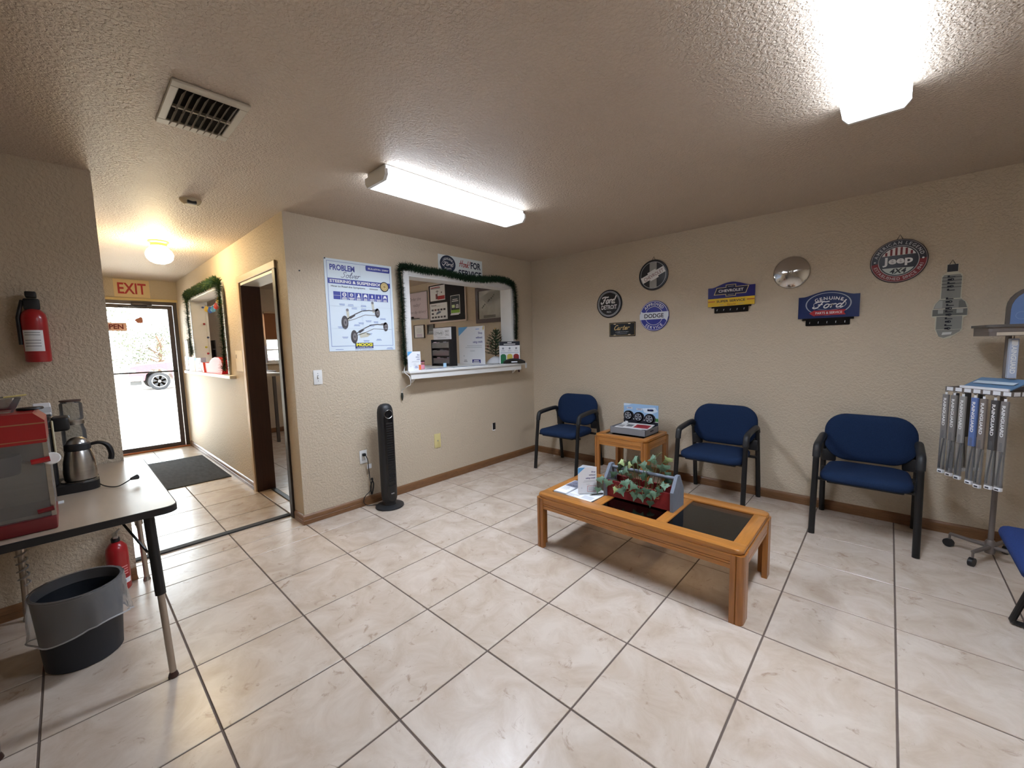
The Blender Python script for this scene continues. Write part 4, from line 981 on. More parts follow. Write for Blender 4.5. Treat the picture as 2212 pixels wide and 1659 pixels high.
for z in (1.146, 1.206): obj('screw', B().lathe([(.0035, 0), (.0035, .0012)], (.006, -2.732, z), 10, 'X'), GREYI, t, True)
obj('toggle_slot', B().box(.0058, .0066, -2.738, -2.726, 1.163, 1.193), GREYI, t, True, 0)
t = plate('power_outlet', 'white wall outlet with the heater plugged in', 'outlet', -2.423, -2.354, .384, .502, M_WPLAST)
for z in (.423, .464): obj('socket', B().box(.0058, .0078, -2.405, -2.372, z-.014, z+.014, .003, 2), mat('socket_white', (206, 206, 204), .4), t, True)
t = plate('blank_plate', 'ivory wall plate right of the heater', 'wall plate', -1.616, -1.536, .361, .507, M_IVORY)
obj('jack', B().lathe([(.006, 0), (.006, .006), (.003, .008)], (.006, -1.576, .434), 12, 'X'), M_STEEL, t, True)
t = thing('wall_hole', 'small cut-out cable hole in the service wall near the corner chair', 'wall box', (0, -.749, .398))
obj('cavity', B().box(.0004, .0012, -.772, -.726, .410, .490), M_BLACK, t, True, 0)
obj('torn_edge', B().box(.0004, .0022, -.777, -.772, .398, .486).box(.0004, .0022, -.777, -.730, .398, .410), M_PAPER, t, True, 0)
single('wall_nail', B().lathe([(.006, 0), (.006, .003)], (.0004, -2.815, 2.01), 10, 'X'), M_BLACK, 'tiny black nail head high on the service wall near the hall corner', 'nail')

# tower heater with plug and cord
hx, hy = .190, -2.262
t = thing('tower_heater', 'tall black tower heater standing by the service wall', 'heater', (hx, hy, 0), R(0))
obj('base', B().lathe([(.118, .001), (.122, .006), (.120, .014), (.105, .020), (.06, .024)], (hx, hy, 0), 44), M_CHAR, t, True)
obj('neck', B().lathe([(.058, .022), (.052, .040), (.052, .06)], (hx, hy, 0), 28), M_BLACK, t, True)
ar = R(3)      # faces straight into the room
Mh = Matrix.Translation((hx, hy, 0)) @ Matrix.Rotation(-ar, 4, 'Z')
def hp(n=14):    # outline in the local x-z face plane is swept: stadium front profile
    return None
sec = lambda k: [(k*.064*cos(a)*1.0, k*.069*sin(a)) for a in [2*pi*i/28 for i in range(28)]]
bb = B(); rings = []
for z, k in ((.055, .86), (.075, .95), (.12, 1.0), (.50, 1.0), (.80, 1.0), (.845, .985), (.875, .92), (.898, .78), (.912, .55), (.918, .25)):
    rings.append([bb.bm.verts.new(Mh @ Vector((x, y, z))) for x, y in sec(k)])
for A, C in zip(rings, rings[1:]):
    for i in range(28): bb.bm.faces.new((A[i], A[(i+1) % 28], C[(i+1) % 28], C[i]))
bb.bm.faces.new(rings[0][::-1]); bb.bm.faces.new(rings[-1])
obj('body', bb, M_CHAR, t, True, 60)
# glossy front panel proud of the body, rounded ends, with grille slats
bb = B(); p = []
for i in range(13): a = R(180*i/12); p.append((.043*cos(a), .800+.043*sin(a)))
for i in range(13): a = R(180+180*i/12); p.append((.043*cos(a), .105+.043*sin(a)))
def bend(u, z, d): return Mh @ Vector((math.sqrt(max(.0648**2 - (u*.94)**2, 0))+d, u, z))
cols = [-.043+.086*i/8 for i in range(9)]
G = []
for u in cols:
    hh = math.sqrt(max(.043**2-u*u, 0)); G.append([bb.bm.verts.new(bend(u, z, .0015)) for z in (.105-hh, .30, .55, .800+hh)])
for i in range(8):
    for j in range(3): bb.bm.faces.new((G[i][j], G[i+1][j], G[i+1][j+1], G[i][j+1]))
obj('front_panel', bb, M_BLACKG, t, True, 60)
obj('grille', B().box(.0645, .0675, -.030, .030, .20, .76, M=Mh), mat('grille_black', (12, 12, 14), .6), t, True, 0)
for k in range(26): obj('grille_slat', B().box(.0672, .0690, -.029, .029, .212+.021*k, .219+.021*k, M=Mh), M_BLACKG, t, True, 0)
def ringm(z, r, w): return B().tube([bend(r*cos(2*pi*i/28), z+r*sin(2*pi*i/28), .003) for i in range(28)], w, 6, closed=True)
obj('display_ring', ringm(.832, .036, .0028), M_STEEL, t, True)
obj('display', B().lathe([(.034, 0), (.034, .002)], (0, 0, 0), 24, 'X'), M_BLACKG, t).matrix_local = Matrix.Rotation(-ar, 4, 'Z') @ Matrix.Translation((.0625, 0, .832))
obj('badge', B().box(.0665, .0685, -.014, .014, .128, .138, M=Mh), mat('badge_silver', (170, 170, 172), .3, .8), t, True, 0)
cordp = smooth_path([(.012, -2.388, .464), (.030, -2.385, .463), (.042, -2.376, .44), (.040, -2.366, .40), (.034, -2.360, .33), (.030, -2.352, .24), (.030, -2.345, .17), (.034, -2.36, .13), (.036, -2.41, .095), (.034, -2.425, .05), (.036, -2.40, .012), (.06, -2.36, .006), (.10, -2.30, .01)], 4)
obj('cord', B().tube(cordp, .0035, 6), M_BLACK, t, True)
obj('cord_bundle', B().tube(smooth_path([(.036, -2.345, .24), (.040, -2.325, .19), (.034, -2.338, .11), (.030, -2.345, .10), (.034, -2.352, .17), (.038, -2.33, .235), (.036, -2.345, .24)], 3), .006, 6), M_BLACK, t, True)
obj('plug', B().box(.006, .034, -2.402, -2.374, .452, .476, .006, 2), M_BLACK, t, True)
obj('cord_tag', B().box(.030, .031, -2.372, -2.330, .335, .375), M_PAPER, t, True, 0)

# ------------------------------------------------------------------ service counter and what stands on it
CTZ = 1.178
t = thing('service_counter', 'white service counter shelf through the window opening, apron below', 'counter', (-.3, -1.13, 1.1))
obj('counter_top', B().box(-.72, XO-.014, YO+.30, -.02, CTZ-.028, CTZ, .003, 1).box(XO-.014, .0, SY0+.024, SY1-.024, CTZ-.0125, CTZ, .001, 1).box(.0175, .145, -1.965, -.300, CTZ-.022, CTZ, .004, 2).box(.0, .0175, SY0+.012, SY1-.012, CTZ-.0125, CTZ), M_WHITE, t, True)
obj('apron', B().box(.112, .130, -1.940, -.385, CTZ-.078, CTZ-.0225, .002, 1), M_WHITE, t, True)
for y in (-1.86, -.42): obj('bracket', B().prism([(.0175, CTZ-.0225), (.112, CTZ-.0225), (.112, CTZ-.045), (.0175, CTZ-.12)], y-.012, y+.012), M_WHITE, t, True, 0)
single('shelf_tag', B().box(.1455, .1475, -.335, -.302, CTZ-.062, CTZ-.003, .0005, 1), M_PAPER, 'small white paper tag hanging from the right end of the counter shelf', 'tag', None, 0)
CT2 = CTZ+.0004
def ypara(x, y, w, h, a): return para(x, y, w, h, a)
# small shop card at the left end
t = thing('shop_card', 'small shop without credit card standing at the left end of the counter', 'leaflet stand', (.10, -1.86, CT2))
obj('card', B().box(.098, .1005, -1.948, -1.806, CT2, CT2+.180), M_PAPER, t, True, 0); obj('back_leg', B().prism([(.098, CT2), (.050, CT2), (.097, CT2+.13)], -1.905, -1.850), M_PAPER, t, True, 0)
F = Flat((.1006, -1.948, CT2), Y_, Z_); shop_print(F, .142, .180, ['Shop', 'without', 'credit'])
F.rect('orange_strip', PM((226, 116, 60)), .118, .142, .004, .052, 2).frame('pale_box', LGREY, .062, .116, .006, .05, .002, 2).bars('box_print', BLUEI, .07, .11, .04, .004, 2, .012, 2); F.build(t)
t = thing('candle_jar', 'pink jar with a dark lid behind the small shop card', 'jar', (-.045, -1.705, CT2))
obj('jar', B().lathe([(.034, .0), (.038, .004), (.038, .066), (.034, .074)], (-.045, -1.705, CT2), 24), PM((226, 148, 170), .25), t, True)
obj('lid', B().lathe([(.041, .0745), (.041, .083), (.036, .086)], (-.045, -1.705, CT2), 24), PM((70, 44, 46), .4), t, True)
obj('label_band', B().lathe([(.0386, .045), (.0386, .066)], (-.045, -1.705, CT2), 24, cap0=False, cap1=False), PM((150, 100, 84), .5), t, True)
# brochures lying along the shelf
for i, (x, y, w, h, a, c, lb) in enumerate(((.070, -1.60, .085, .20, 4, (56, 70, 120), 'dark blue brochure lying at the left part of the counter shelf'), (.070, -1.30, .09, .20, -3, (70, 90, 110), 'slate blue brochure lying at the middle of the counter shelf'), (.055, -1.02, .09, .21, 3, (96, 112, 150), 'pale blue brochure lying under the large shop sign'), (.062, -.73, .08, .18, -4, (80, 84, 90), 'grey brochure lying beside the card display'))):
    t = thing('brochure', lb, 'brochure', (x, y, CT2), 0, 'brochures on the counter shelf')
    obj('pages', B().prism(para(x, y, w, h, a), CT2, CT2+.003, 'XY'), M_PAPER, t, True, 0)
    obj('cover', B().prism(para(x, y, w*.985, h*.985, a), CT2+.0031, CT2+.0038, 'XY'), PM(c), t, True, 0)
    obj('title_panel', B().prism(para(x+.01, y-.03, w*.4, h*.4, a), CT2+.0039, CT2+.0042, 'XY'), LGREY, t, True, 0)
single('sticky_note_pad', B().box(-.10, -.09, -1.385, -1.345, CT2, CT2+.045, .003, 1), PM((170, 206, 232)), 'pale blue card standing in front of the pocket display', 'card', None, 0)
# tall pocket display, front faces the hall window
t = thing('pocket_display', 'tall black pocket display with white outlined lettering header behind the counter', 'display stand', (-.36, -1.16, CT2))
ox0, ox1, oy0, oy1, oz = -.520, -.187, -1.200, -1.112, CT2
obj('case', B().box(ox0, ox1, oy0+.02, oy1, oz, oz+.440, .003, 1), M_BLACK, t, True)
obj('side_frame', B().box(ox0, ox0+.012, oy0-.02, oy0+.02, oz, oz+.30).box(ox1-.012, ox1, oy0-.02, oy0+.02, oz, oz+.30), M_BLACK, t, True, 0)
obj('header', B().box(ox0+.006, ox1-.006, oy0+.012, oy0+.0195, oz+.300, oz+.432, .002, 1), M_PAPER, t, True)
F = Flat((ox0+.006, oy0+.0115, oz+.300), X_, Z_)
F.ring('logo', GREYI, .105, .073, .088, .092, 1, 40, .36); F.text('lettering', PM((90, 96, 100)), "O'Reilly", .108, .060, .030, 'C', 2, shear=.2, width=.14); F.text('lettering', PM((90, 96, 100)), 'FIRST', .255, .078, .024, 'C', 2, width=.07).text('lettering', PM((90, 96, 100)), 'CALL', .255, .042, .024, 'C', 2, width=.07).bars('small_print', GREYI, .05, .27, .022, .004, 1, .01, 2)
F.build(t)
for r_, z in enumerate((.205, .118, .03)):
    obj('pocket', B().box(ox0+.013, ox1-.013, oy0-.018+.004*r_, oy0-.015+.004*r_, oz+z, oz+z+.06), M_ACRYL, t, True, 0)
    obj('shelf', B().box(ox0+.012, ox1-.012, oy0-.02, oy0+.019, oz+z-.004, oz+z), M_BLACK, t, True, 0)
    for k in range(5):
        x = ox0+.020+.0605*k; h_ = .070-.006*((k+r_) % 3)
        obj('leaflet', B().box(x, x+.050, oy0-.002, oy0+.004, oz+z+.001, oz+z+h_), PM((222, 196, 206) if k < 2 else (150, 152, 164)), t, True, 0)
# large shop sign
t = thing('shop_sign', 'large white shop without using credit sign on the counter, beside the tiny tree', 'sign', (-.35, -.74, CT2))
bx, bw, bh = -.578, .462, .452
obj('board', B().box(bx, bx+bw, -.752, -.745, CT2, CT2+bh, .001, 1), M_PAPER, t, True, 0)
obj('easel', B().prism([(-.745, CT2), (-.66, CT2), (-.745, CT2+.28)], bx+.2, bx+.26, 'YZ'), M_PAPER, t, True, 0)
F = Flat((bx, -.7522, CT2), X_, Z_); shop_print(F, bw, bh, ['Shop', 'without', 'using credit'])
F.bars('brand_mark', PM((150, 176, 220)), bw*.66, bw*.84, bh*.935, bh*.022, 1, .01, 1).rrect('blue_button', NAVYI, bw*.52, bw*.84, .014, .056, .006, 1).bars('button_print', WHT, bw*.55, bw*.81, .046, .010, 2, .018, 2).bars('small_print2', GREYI, bw*.18, bw*.33, .05, .008, 2, .016, 1)
F.build(t)
single('hanging_bulb', B().tube([(-.12, -.756, CT2+.452), (-.12, -.762, CT2+.425)], [.004, .009], 10).tube([(-.12, -.762, CT2+.425), (-.12, -.763, CT2+.40)], [.009, .003], 10), PM((214, 190, 120), .3), 'small gold light bulb clipped to the top corner of the large shop sign', 'light bulb')
# tiny decorated tree
txc, tyc = -.230, -.455
t = thing('mini_tree', 'tiny green table-top christmas tree with red baubles on the counter', 'christmas tree', (txc, tyc, CT2))
obj('trunk', B().tube([(txc, tyc, CT2+.03), (txc, tyc, CT2+.40)], [.008, .003], 8), M_BARK, t, True)
nb = B(); bs = B(); g = random.Random(21); tips = []
for lv in range(9):
    z = CT2+.10+.034*lv; ln = .135*(1-lv/10.5)+.02
    for k in range(7 if lv < 6 else 5):
        a = 2*pi*k/7+lv*.7+g.uniform(-.2, .2); d = Vector((cos(a), sin(a), .30+.05*lv)); e = Vector((txc, tyc, z))+d*ln; tips.append(e)
        bs.tube([(txc, tyc, z), tuple(e)], [.003, .0015], 5)
        for q in range(26):
            f = .15+.85*q/26; p0 = Vector((txc, tyc, z))+d*ln*f; w_ = Vector((g.uniform(-1, 1), g.uniform(-1, 1), g.uniform(-.6, 1))).normalized()*g.uniform(.018, .032) + d*.008
            sd = w_.cross(d).normalized()*.0034
            nb.face([p0-sd, p0+sd, p0+w_])
obj('branches', bs, M_BARK, t, True); obj('needles', nb, M_NEEDLE, t, True, 0, kind='stuff')
for i in (0, 2, 5, 9, 13, 16, 22, 27, 33, 40): obj('bauble', B().lathe([(.0, -.013), (.009, -.009), (.013, 0), (.009, .009), (0, .013)], tips[i]-Vector((0, 0, .010)), 12, cap0=False, cap1=False), M_RED if i % 2 == 0 else PM((120, 30, 36), .25), t, True, 60)
star = [( .016*cos(R(90+36*k))*(1 if k % 2 == 0 else .42), .016*sin(R(90+36*k))*(1 if k % 2 == 0 else .42)) for k in range(10)]
obj('star', B().prism([(tyc+a, CT2+.425+b_) for a, b_ in star], txc-.003, txc+.003, 'YZ'), PM((200, 160, 96), .3), t, True, 0)
skirt = B(); g = random.Random(4); rings = []
for r0, z in ((.115, .002), (.10, .03), (.065, .062), (.02, .085)): rings.append([skirt.bm.verts.new((txc+r0*cos(2*pi*i/20)*(1+.12*sin(5*i)), tyc+r0*sin(2*pi*i/20)*(1+.12*sin(5*i+1)), CT2+z)) for i in range(20)])
for A, C in zip(rings, rings[1:]):
    for i in range(20): skirt.bm.faces.new((A[i], A[(i+1) % 20], C[(i+1) % 20], C[i]))
skirt.bm.faces.new(rings[0][::-1]); skirt.bm.faces.new(rings[-1])
obj('tree_skirt', skirt, M_PAPER, t, True, 60)
# card display with three coloured sample tags
t = thing('sample_card', 'white display card with green, yellow and red tags at the right end of the counter', 'display stand', (.02, -.478, CT2))
Rz = Matrix.Translation((.030, -.478, 0)) @ Matrix.Rotation(R(-38), 4, 'Z')
fu = Rz.to_3x3() @ Y_; fo = Rz @ Vector((0, -.125, CT2))
obj('card', B().box(-.006, 0, -.125, .125, CT2, CT2+.262, M=Rz), M_PAPER, t, True, 0)
obj('foot', B().box(-.06, -.006, -.10, .10, CT2, CT2+.004, M=Rz), M_PAPER, t, True, 0)
F = Flat(fo+Rz.to_3x3() @ X_*.0004, fu, Z_)
F.rect('black_header', INK, 0, .250, .214, .262, 1).bars('header_print', WHT, .09, .16, .254, .010, 1, .01, 2).bars('header_print', WHT, .03, .22, .234, .009, 1, .01, 2)
for k in range(3): F.disc('diagram', GREYI, .045+.08*k, .180, .012, 1, 16).bars('diagram', LGREY, .02+.08*k, .07+.08*k, .160, .005, 2, .010, 1)
F.rect('rule', PM((110, 140, 170)), .015, .235, .126, .130, 1)
for k, c in enumerate(((30, 118, 74), (206, 190, 92), (150, 34, 38))): F.poly('sample_tag', PM(c, .3), [(.014+.078*k, .0), (.080+.078*k, .0), (.080+.078*k, .095), (.062+.078*k, .112), (.032+.078*k, .112), (.014+.078*k, .095)], 2 + k)
F.build(t)
t = thing('card_holder', 'black curved business card holder with a white label on the shelf end', 'card holder', (.098, -.43, CT2))
pr = [(-.125, 0), (.135, 0), (.135, .022), (.10, .042), (.05, .056), (0, .060), (-.05, .056), (-.10, .042), (-.125, .022)]
M4 = Matrix.Translation((.094, -.478, CT2)) @ Matrix.Rotation(R(-38), 4, 'Z')
obj('body', B().prism(pr, -.030, .022, 'YZ', M=M4), M_BLACK, t, True, 30)
obj('front_lip', B().prism([(a*.97, z*.72+.001) for a, z in pr], .022, .036, 'YZ', M=M4), M_BLACKG, t, True, 30)
obj('label', B().box(.0362, .0372, -.036, .036, .012, .026, M=M4), M_PAPER, t, True, 0)

# garlands: wire core with thousands of needles
def garland(label, path, rad, n, mats, seed, tail=None):
    P = [Vector(p) for p in smooth_path(path, 6)]
    L = [0]
    for a, b_ in zip(P, P[1:]): L.append(L[-1]+(b_-a).length)
    t = thing('garland', label, 'garland', tuple(P[0])); g = random.Random(seed)
    obj('wire_core', B().tube([tuple(p) for p in P], .006, 6), mats[0], t, True)
    nbs = [B() for _ in mats]
    for i in range(n):
        s_ = g.uniform(0, L[-1]); k = next(j for j in range(1, len(L)) if L[j] >= s_); f = (s_-L[k-1])/(L[k]-L[k-1]+1e-9)
        p = P[k-1].lerp(P[k], f); d = (P[k]-P[k-1]).normalized()
        w_ = Vector((g.gauss(0, 1), g.gauss(0, 1), g.gauss(0, 1))); w_ = (w_ - d*w_.dot(d)).normalized()*rad*g.uniform(.55, 1.08) + d*g.uniform(-.6, .6)*rad*.6
        sd = w_.cross(d).normalized()*g.uniform(.0028, .0048)
        q = p + w_*.1; nbs[0 if g.random() < .8 else -1].face([q-sd, q+sd, q+w_*.7+sd*.7, q+w_])
    for b_, m_ in zip(nbs, mats): obj('needles', b_, m_, t, True, 0, kind='stuff')
    if tail: tail(t)
    return t
G1P = [(-1.942,1.232),(-1.947,1.392),(-1.947,1.475),(-1.95,1.599),(-1.943,1.723),(-1.945,1.845),(-1.948,1.967),(-1.955,2.079),(-1.943,2.133),(-1.89,2.148),(-1.793,2.143),(-1.671,2.136),(-1.565,2.139),(-1.455,2.139),(-1.317,2.131),(-1.16,2.118),(-.993,2.123),(-.83,2.134),(-.687,2.153),(-.539,2.148),(-.416,2.112),(-.372,2.021),(-.369,1.894),(-.366,1.734),(-.371,1.595),(-.379,1.465)]
def tail1(t):
    obj('cord', B().tube(smooth_path([(.05, -1.942, 1.235), (.06, -1.965, 1.17), (.155, -1.975, 1.13), (.15, -1.962, 1.06), (.12, -1.975, 1.04), (.03, -1.975, 1.0), (.02, -1.975, .97)], 4), .0035, 6), M_WPLAST, t, True)
    obj('plug', B().tube([(.02, -1.975, .972), (.02, -1.975, .940)], [.009, .012], 8).tube([(.02, -1.975, .940), (.02, -1.975, .90)], [.012, .004], 8), PM((40, 46, 40), .5), t, True)
garland('green pine garland draped around the service window', [(.050, y, z) for y, z in G1P], .047, 9000, (M_NEEDLE, PM((24, 48, 34), .6)), 1, tail1)
single('cord_cap', B().tube([(.05, -.345, 1.10), (.05, -.338, 1.065)], .011, 10), PM((60, 20, 22), .4), 'small dark red knob hanging under the right end of the counter', 'knob')
G2P = [(-3.40,1.372),(-3.43,1.554),(-3.44,1.697),(-3.445,1.84),(-3.445,1.981),(-3.42,2.09),(-3.30,2.148),(-2.80,2.150),(-2.30,2.150),(-1.92,2.150),(-1.82,2.135),(-1.775,2.06),(-1.768,1.94),(-1.772,1.82),(-1.77,1.70),(-1.772,1.58),(-1.775,1.45),(-1.79,1.32),(-1.82,1.20)]
garland('sunlit pine garland around the hall window', [(x, YH-.050, z) for x, z in G2P], .055, 8000, (M_NEEDLE, M_NEEDLE2), 2)

# ------------------------------------------------------------------ seen through the service window: office wall at the back (y = 0)
def wallframe(name, label, cat, x0, x1, z0, z1, fw, fm, im, y=-.0):
    t = thing(name, label, cat, ((x0+x1)/2, y-.005, z0))
    obj('frame', B().box(x0, x1, y-.022, y-.001, z0, z0+fw).box(x0, x1, y-.022, y-.001, z1-fw, z1).box(x0, x0+fw, y-.022, y-.001, z0+fw, z1-fw).box(x1-fw, x1, y-.022, y-.001, z0+fw, z1-fw), fm, t, True, 0)
    obj('panel', B().box(x0+fw, x1-fw, y-.012, y-.002, z0+fw, z1-fw), im, t, True, 0)
    return t, Flat((x0+fw, y-.0125, z0+fw), X_, Z_), x1-x0-2*fw, z1-z0-2*fw
t, F, w_, h_ = wallframe('whiteboard', 'whiteboard with faint handwriting and a pen tray, behind the service window', 'whiteboard', -2.79, -2.20, 1.858, 2.318, .008, M_STEEL, mat('whiteboard_face', (216, 204, 214), .25))
HW = PM((120, 112, 128))
F.text('handwriting', HW, 'Order tire', .05, .315, .060, 'L', 1, shear=.25, width=.34); F.text('handwriting', HW, 'today!', .15, .215, .055, 'L', 1, shear=.25, width=.22); F.text('handwriting', HW, 'Next day delivery!', .03, .100, .052, 'L', 1, shear=.25, width=.50)
F.build(t)
obj('pen_tray', B().box(-2.72, -2.45, -.05, -.002, 1.868, 1.885, .003, 1), M_GREYM, t, True)
single('marker_eraser', B().box(-2.70, -2.60, -.048, -.024, 1.886, 1.918, .006, 2), M_BLACK, 'dark eraser lying in the whiteboard pen tray', 'eraser')
t, F, w_, h_ = wallframe('notice_board', 'black notice board with pale frame behind the service window', 'notice board', -2.178, -1.255, 1.776, 2.400, .022, PM((216, 200, 188)), PM((20, 20, 26), .8))
F.bars('board_lettering', WHT, .49, .76, .095, .016, 1, .02, 1); F.build(t)
def notice(label, x0, x1, z0, z1, draw, rot=0, group=None, base=M_PAPER):
    t = thing('notice', label, 'notice', ((x0+x1)/2, -.0135, (z0+z1)/2), 0, group)
    obj('sheet', B().box(x0, x1, -.0155, -.0135, z0, z1), base, t, True, 0)
    F = Flat((x0, -.0158, z0), X_, Z_); draw(F, x1-x0, z1-z0); F.build(t); return t
def d1(F, w, h):
    F.bars('heading', REDI, .02, w*.9, h*.92, h*.05, 1, .02, 1, 'L').bars('heading', INK, .02, w*.9, h*.84, h*.03, 1, .02, 1, 'L', 4)
    F.rect('picture', REDI, w*.50, w*.98, h*.06, h*.30, 1).rect('picture', PM((120, 60, 66)), w*.38, w*.50, h*.10, h*.45, 1).rect('drawing_print', INK, w*.48, w*.51, h*.1, h*.70, 2).rect('drawing_print', INK, w*.40, w*.60, h*.60, h*.63, 2).disc('drawing_print', INK, w*.78, h*.52, h*.05, 2, 14)
notice('white notice with a red picture pinned at the top left of the black board', -2.125, -1.745, 2.130, 2.362, d1)
def d2_(F, w, h):
    F.bars('heading', INK, .03, w*.5, h*.90, h*.03, 1, .02, 1, 'L').bars('heading', GREYI, .05, w*.8, h*.83, h*.02, 1, .02, 1, 'L')
    for i in range(5):
        for j in (0, 2): F.rect('thumbnails', PM((50, 50, 58)) if i != 1 or j == 0 else PM((90, 40, 44)), w*(.10+.17*i), w*(.22+.17*i), h*(.10+.22*j), h*(.21+.22*j), 1)
    F.rect('thumbnails', PM((50, 50, 58)), w*.10, w*.22, h*.32, h*.43, 1); F.poly('car_picture', PM((96, 104, 130)), [(w*.36, h*.30), (w*.62, h*.40), (w*.66, h*.48), (w*.52, h*.52), (w*.38, h*.42)], 1)
notice('white notice with rows of thumbnails pinned at the lower left of the black board', -2.145, -1.700, 1.830, 2.090, d2_)
def d3(F, w, h):
    F.rect('dark_field', PM((44, 52, 60)), .008, w-.008, h*.22, h-.008, 1).rect('green_field', PM((132, 182, 50)), .008, w-.008, h*.06, h*.26, 1).bars('print', WHT, .03, w-.03, h*.80, h*.04, 2, h*.09, 2).rect('tile_print', PM((206, 224, 170)), .03, .10, h*.34, h*.50, 2).bars('print', WHT, .12, w-.02, h*.50, h*.04, 3, h*.07, 2)
notice('narrow card with green lower half on the right of the black board', -1.615, -1.397, 1.890, 2.174, d3)
t, F, w_, h_ = wallframe('framed_picture', 'large framed grey landscape picture behind the right side of the service window', 'picture', -1.045, -.36, 1.722, 2.225, .055, M_DARKWOOD, mat('picture_print', (176, 174, 162), .3, var=(5, 4, .6, .2)))
g = random.Random(9)
for k in range(9): F.disc('print_shapes', PM((96, 96, 90)), .08+.03*k+g.uniform(-.01, .01), .16+.02*k, .010+.006*g.random(), 1, 8)
F.poly('print_shapes2', PM((150, 150, 142)), [(.03, .3), (.2, .36), (.5, .38), (.5, .28), (.2, .2)], 1).rect('title_print', PM((110, 108, 100)), .10, .34, .012, .05, 1); F.build(t)
t, F, w_, h_ = wallframe('certificate', 'small white certificate under the whiteboard', 'certificate', -2.622, -2.330, 1.552, 1.774, .010, PM((60, 52, 50)), M_PAPER)
F.bars('print', LGREY, .05, .22, .15, .008, 4, .02, 1).rect('seal_box', PM((206, 196, 214)), .06, .22, .015, .06, 1); F.build(t)
t, F, w_, h_ = wallframe('small_plaque', 'small dark plaque beside the certificate', 'plaque', -2.245, -2.06, 1.602, 1.768, .014, M_DARKWOOD, PM((30, 26, 26), .3))
F.rect('metal_strip', GREYI, .02, .13, .02, .035, 1); F.build(t)

# ------------------------------------------------------------------ hall
t = thing('exit_sign', 'EXIT sign with red letters over the glass door', 'sign', (XE+.003, -3.39, 2.182))
obj('plate', B().box(XE+.001, XE+.004, -3.577, -3.208, 2.182, 2.425, .001, 1), PM((222, 196, 150), .5), t, True)
F = Flat((XE+.0042, -3.577, 2.182), Y_, Z_)
F.text('lettering', PM((176, 40, 48)), 'EXIT', .182, .052, .150, 'C', 1, width=.300, bold=.02); F.build(t)
GX_ = XE-.046
t = thing('open_sign', 'red and white OPEN sign inside the door glass', 'sign', (GX_+.002, -3.63, 1.722))
obj('plate', B().box(GX_, GX_+.003, -3.755, -3.484, 1.722, 1.836), PM((236, 190, 170), .5), t, True, 0)
F = Flat((GX_+.0032, -3.755, 1.722), Y_, Z_)
F.rect('pale_edge', PM((244, 214, 206)), 0, .271, 0, .014, 1).text('lettering', PM((128, 44, 40)), 'OPEN', .130, .030, .064, 'C', 1, width=.215, bold=.035); F.build(t)
lf_ = [(0, .045), (.02, .07), (.05, .085), (.07, .10), (.088, .085), (.092, .05), (.088, .02), (.075, .0), (.07, .012), (.058, .0), (.052, .012), (.04, .002), (.036, .014), (.022, .012), (.02, .03)]
single('leaf_decal', B().prism([(-3.40+a, 1.825+b_) for a, b_ in lf_], GX_, GX_+.002, 'YZ'), PM((190, 120, 96)), 'small brown leaf shaped sticker in the middle of the door glass', 'sticker', None, 0)
single('door_mat', B().box(-3.46, -1.995, -3.86, -2.945, .0008, .010, .004, 1), M_RUBBER, 'dark grey carpet door mat on the hall floor', 'mat')
t = plate('notice_plate', 'small pale wall plate between hall window and office door', 'wall plate', 0, .01, 0, .01, M_PAPER)
for c in list(t.children): bpy.data.objects.remove(c)
t.location = (-1.42, YH-.004, 1.20); obj('plate', B().box(-1.535, -1.30, YH-.008, YH-.0006, 1.20, 1.408, .002, 1), PM((222, 206, 178)), t, True); obj('slot', B().box(-1.51, -1.50, YH-.0095, YH-.008, 1.33, 1.37), INK, t, True, 0)
SLZ = 1.1524
def hall_tri(label, xc, w, h, c):
    P = [(xc-w/2, YH-.045), (xc+w/2, YH-.02), (xc-w*.1, YH+.06)]
    t = tri_stand('tent_card', label, P, SLZ, SLZ+h, 'leaflet stand'); p, q = Vector((*P[0], SLZ)), Vector((*P[1], SLZ))
    for ch_ in t.children: ch_.data.materials.clear(); ch_.data.materials.append(PM(c))
    F = Flat(p, q-p, Z_); shop_print(F, (q-p).length, h, ['Shop', 'without', 'using credit']); F.frame('box_outline', REDI, (q-p).length*.5, (q-p).length*.95, h*.05, h*.27, .003, 1); F.build(t)
hall_tri('cream tri-fold card at the far end of the hall window shelf', -3.58, .26, .19, (232, 214, 184)); hall_tri('lilac tri-fold card second along the hall window shelf', -3.19, .22, .18, (214, 208, 226))
# red paper mitten box
t = thing('mitten_box', 'bright red mitten shaped paper box on the hall window shelf', 'box', (-2.45, YH+.01, SLZ))
mit = [(-2.90, .0), (-2.05, .0), (-2.00, .05), (-1.985, .10), (-2.02, .155), (-2.12, .185), (-2.30, .190), (-2.44, .175), (-2.53, .150), (-2.60, .120), (-2.68, .118), (-2.80, .12)]
obj('mitten', B().prism([(a, SLZ+b_+.0) for a, b_ in mit if a > -2.81] + [(-2.80, SLZ)], YH-.03, YH+.06), PM((222, 28, 44), .5), t, True, 0)
obj('cuff', B().prism([(-2.90, SLZ), (-2.81, SLZ), (-2.85, SLZ+.125), (-3.0, SLZ+.12)], YH-.045, YH+.07), PM((238, 84, 70), .5), t, True, 0)
for i, (x0, x1, z, c, lb) in enumerate(((-2.30, -1.88, .0, (214, 206, 204), 'grey booklet lying at the near end of the hall shelf'), (-2.2, -1.92, .006, (236, 232, 228), 'white booklet on top of the grey one on the hall shelf'))):
    t = thing('booklet', lb, 'booklet', ((x0+x1)/2, YH+.12, SLZ+z), 0, 'booklets on the hall shelf'); obj('pages', B().box(x0, x1, YH+.075, YH+.16, SLZ+z, SLZ+z+.005), PM(c), t, True, 0)
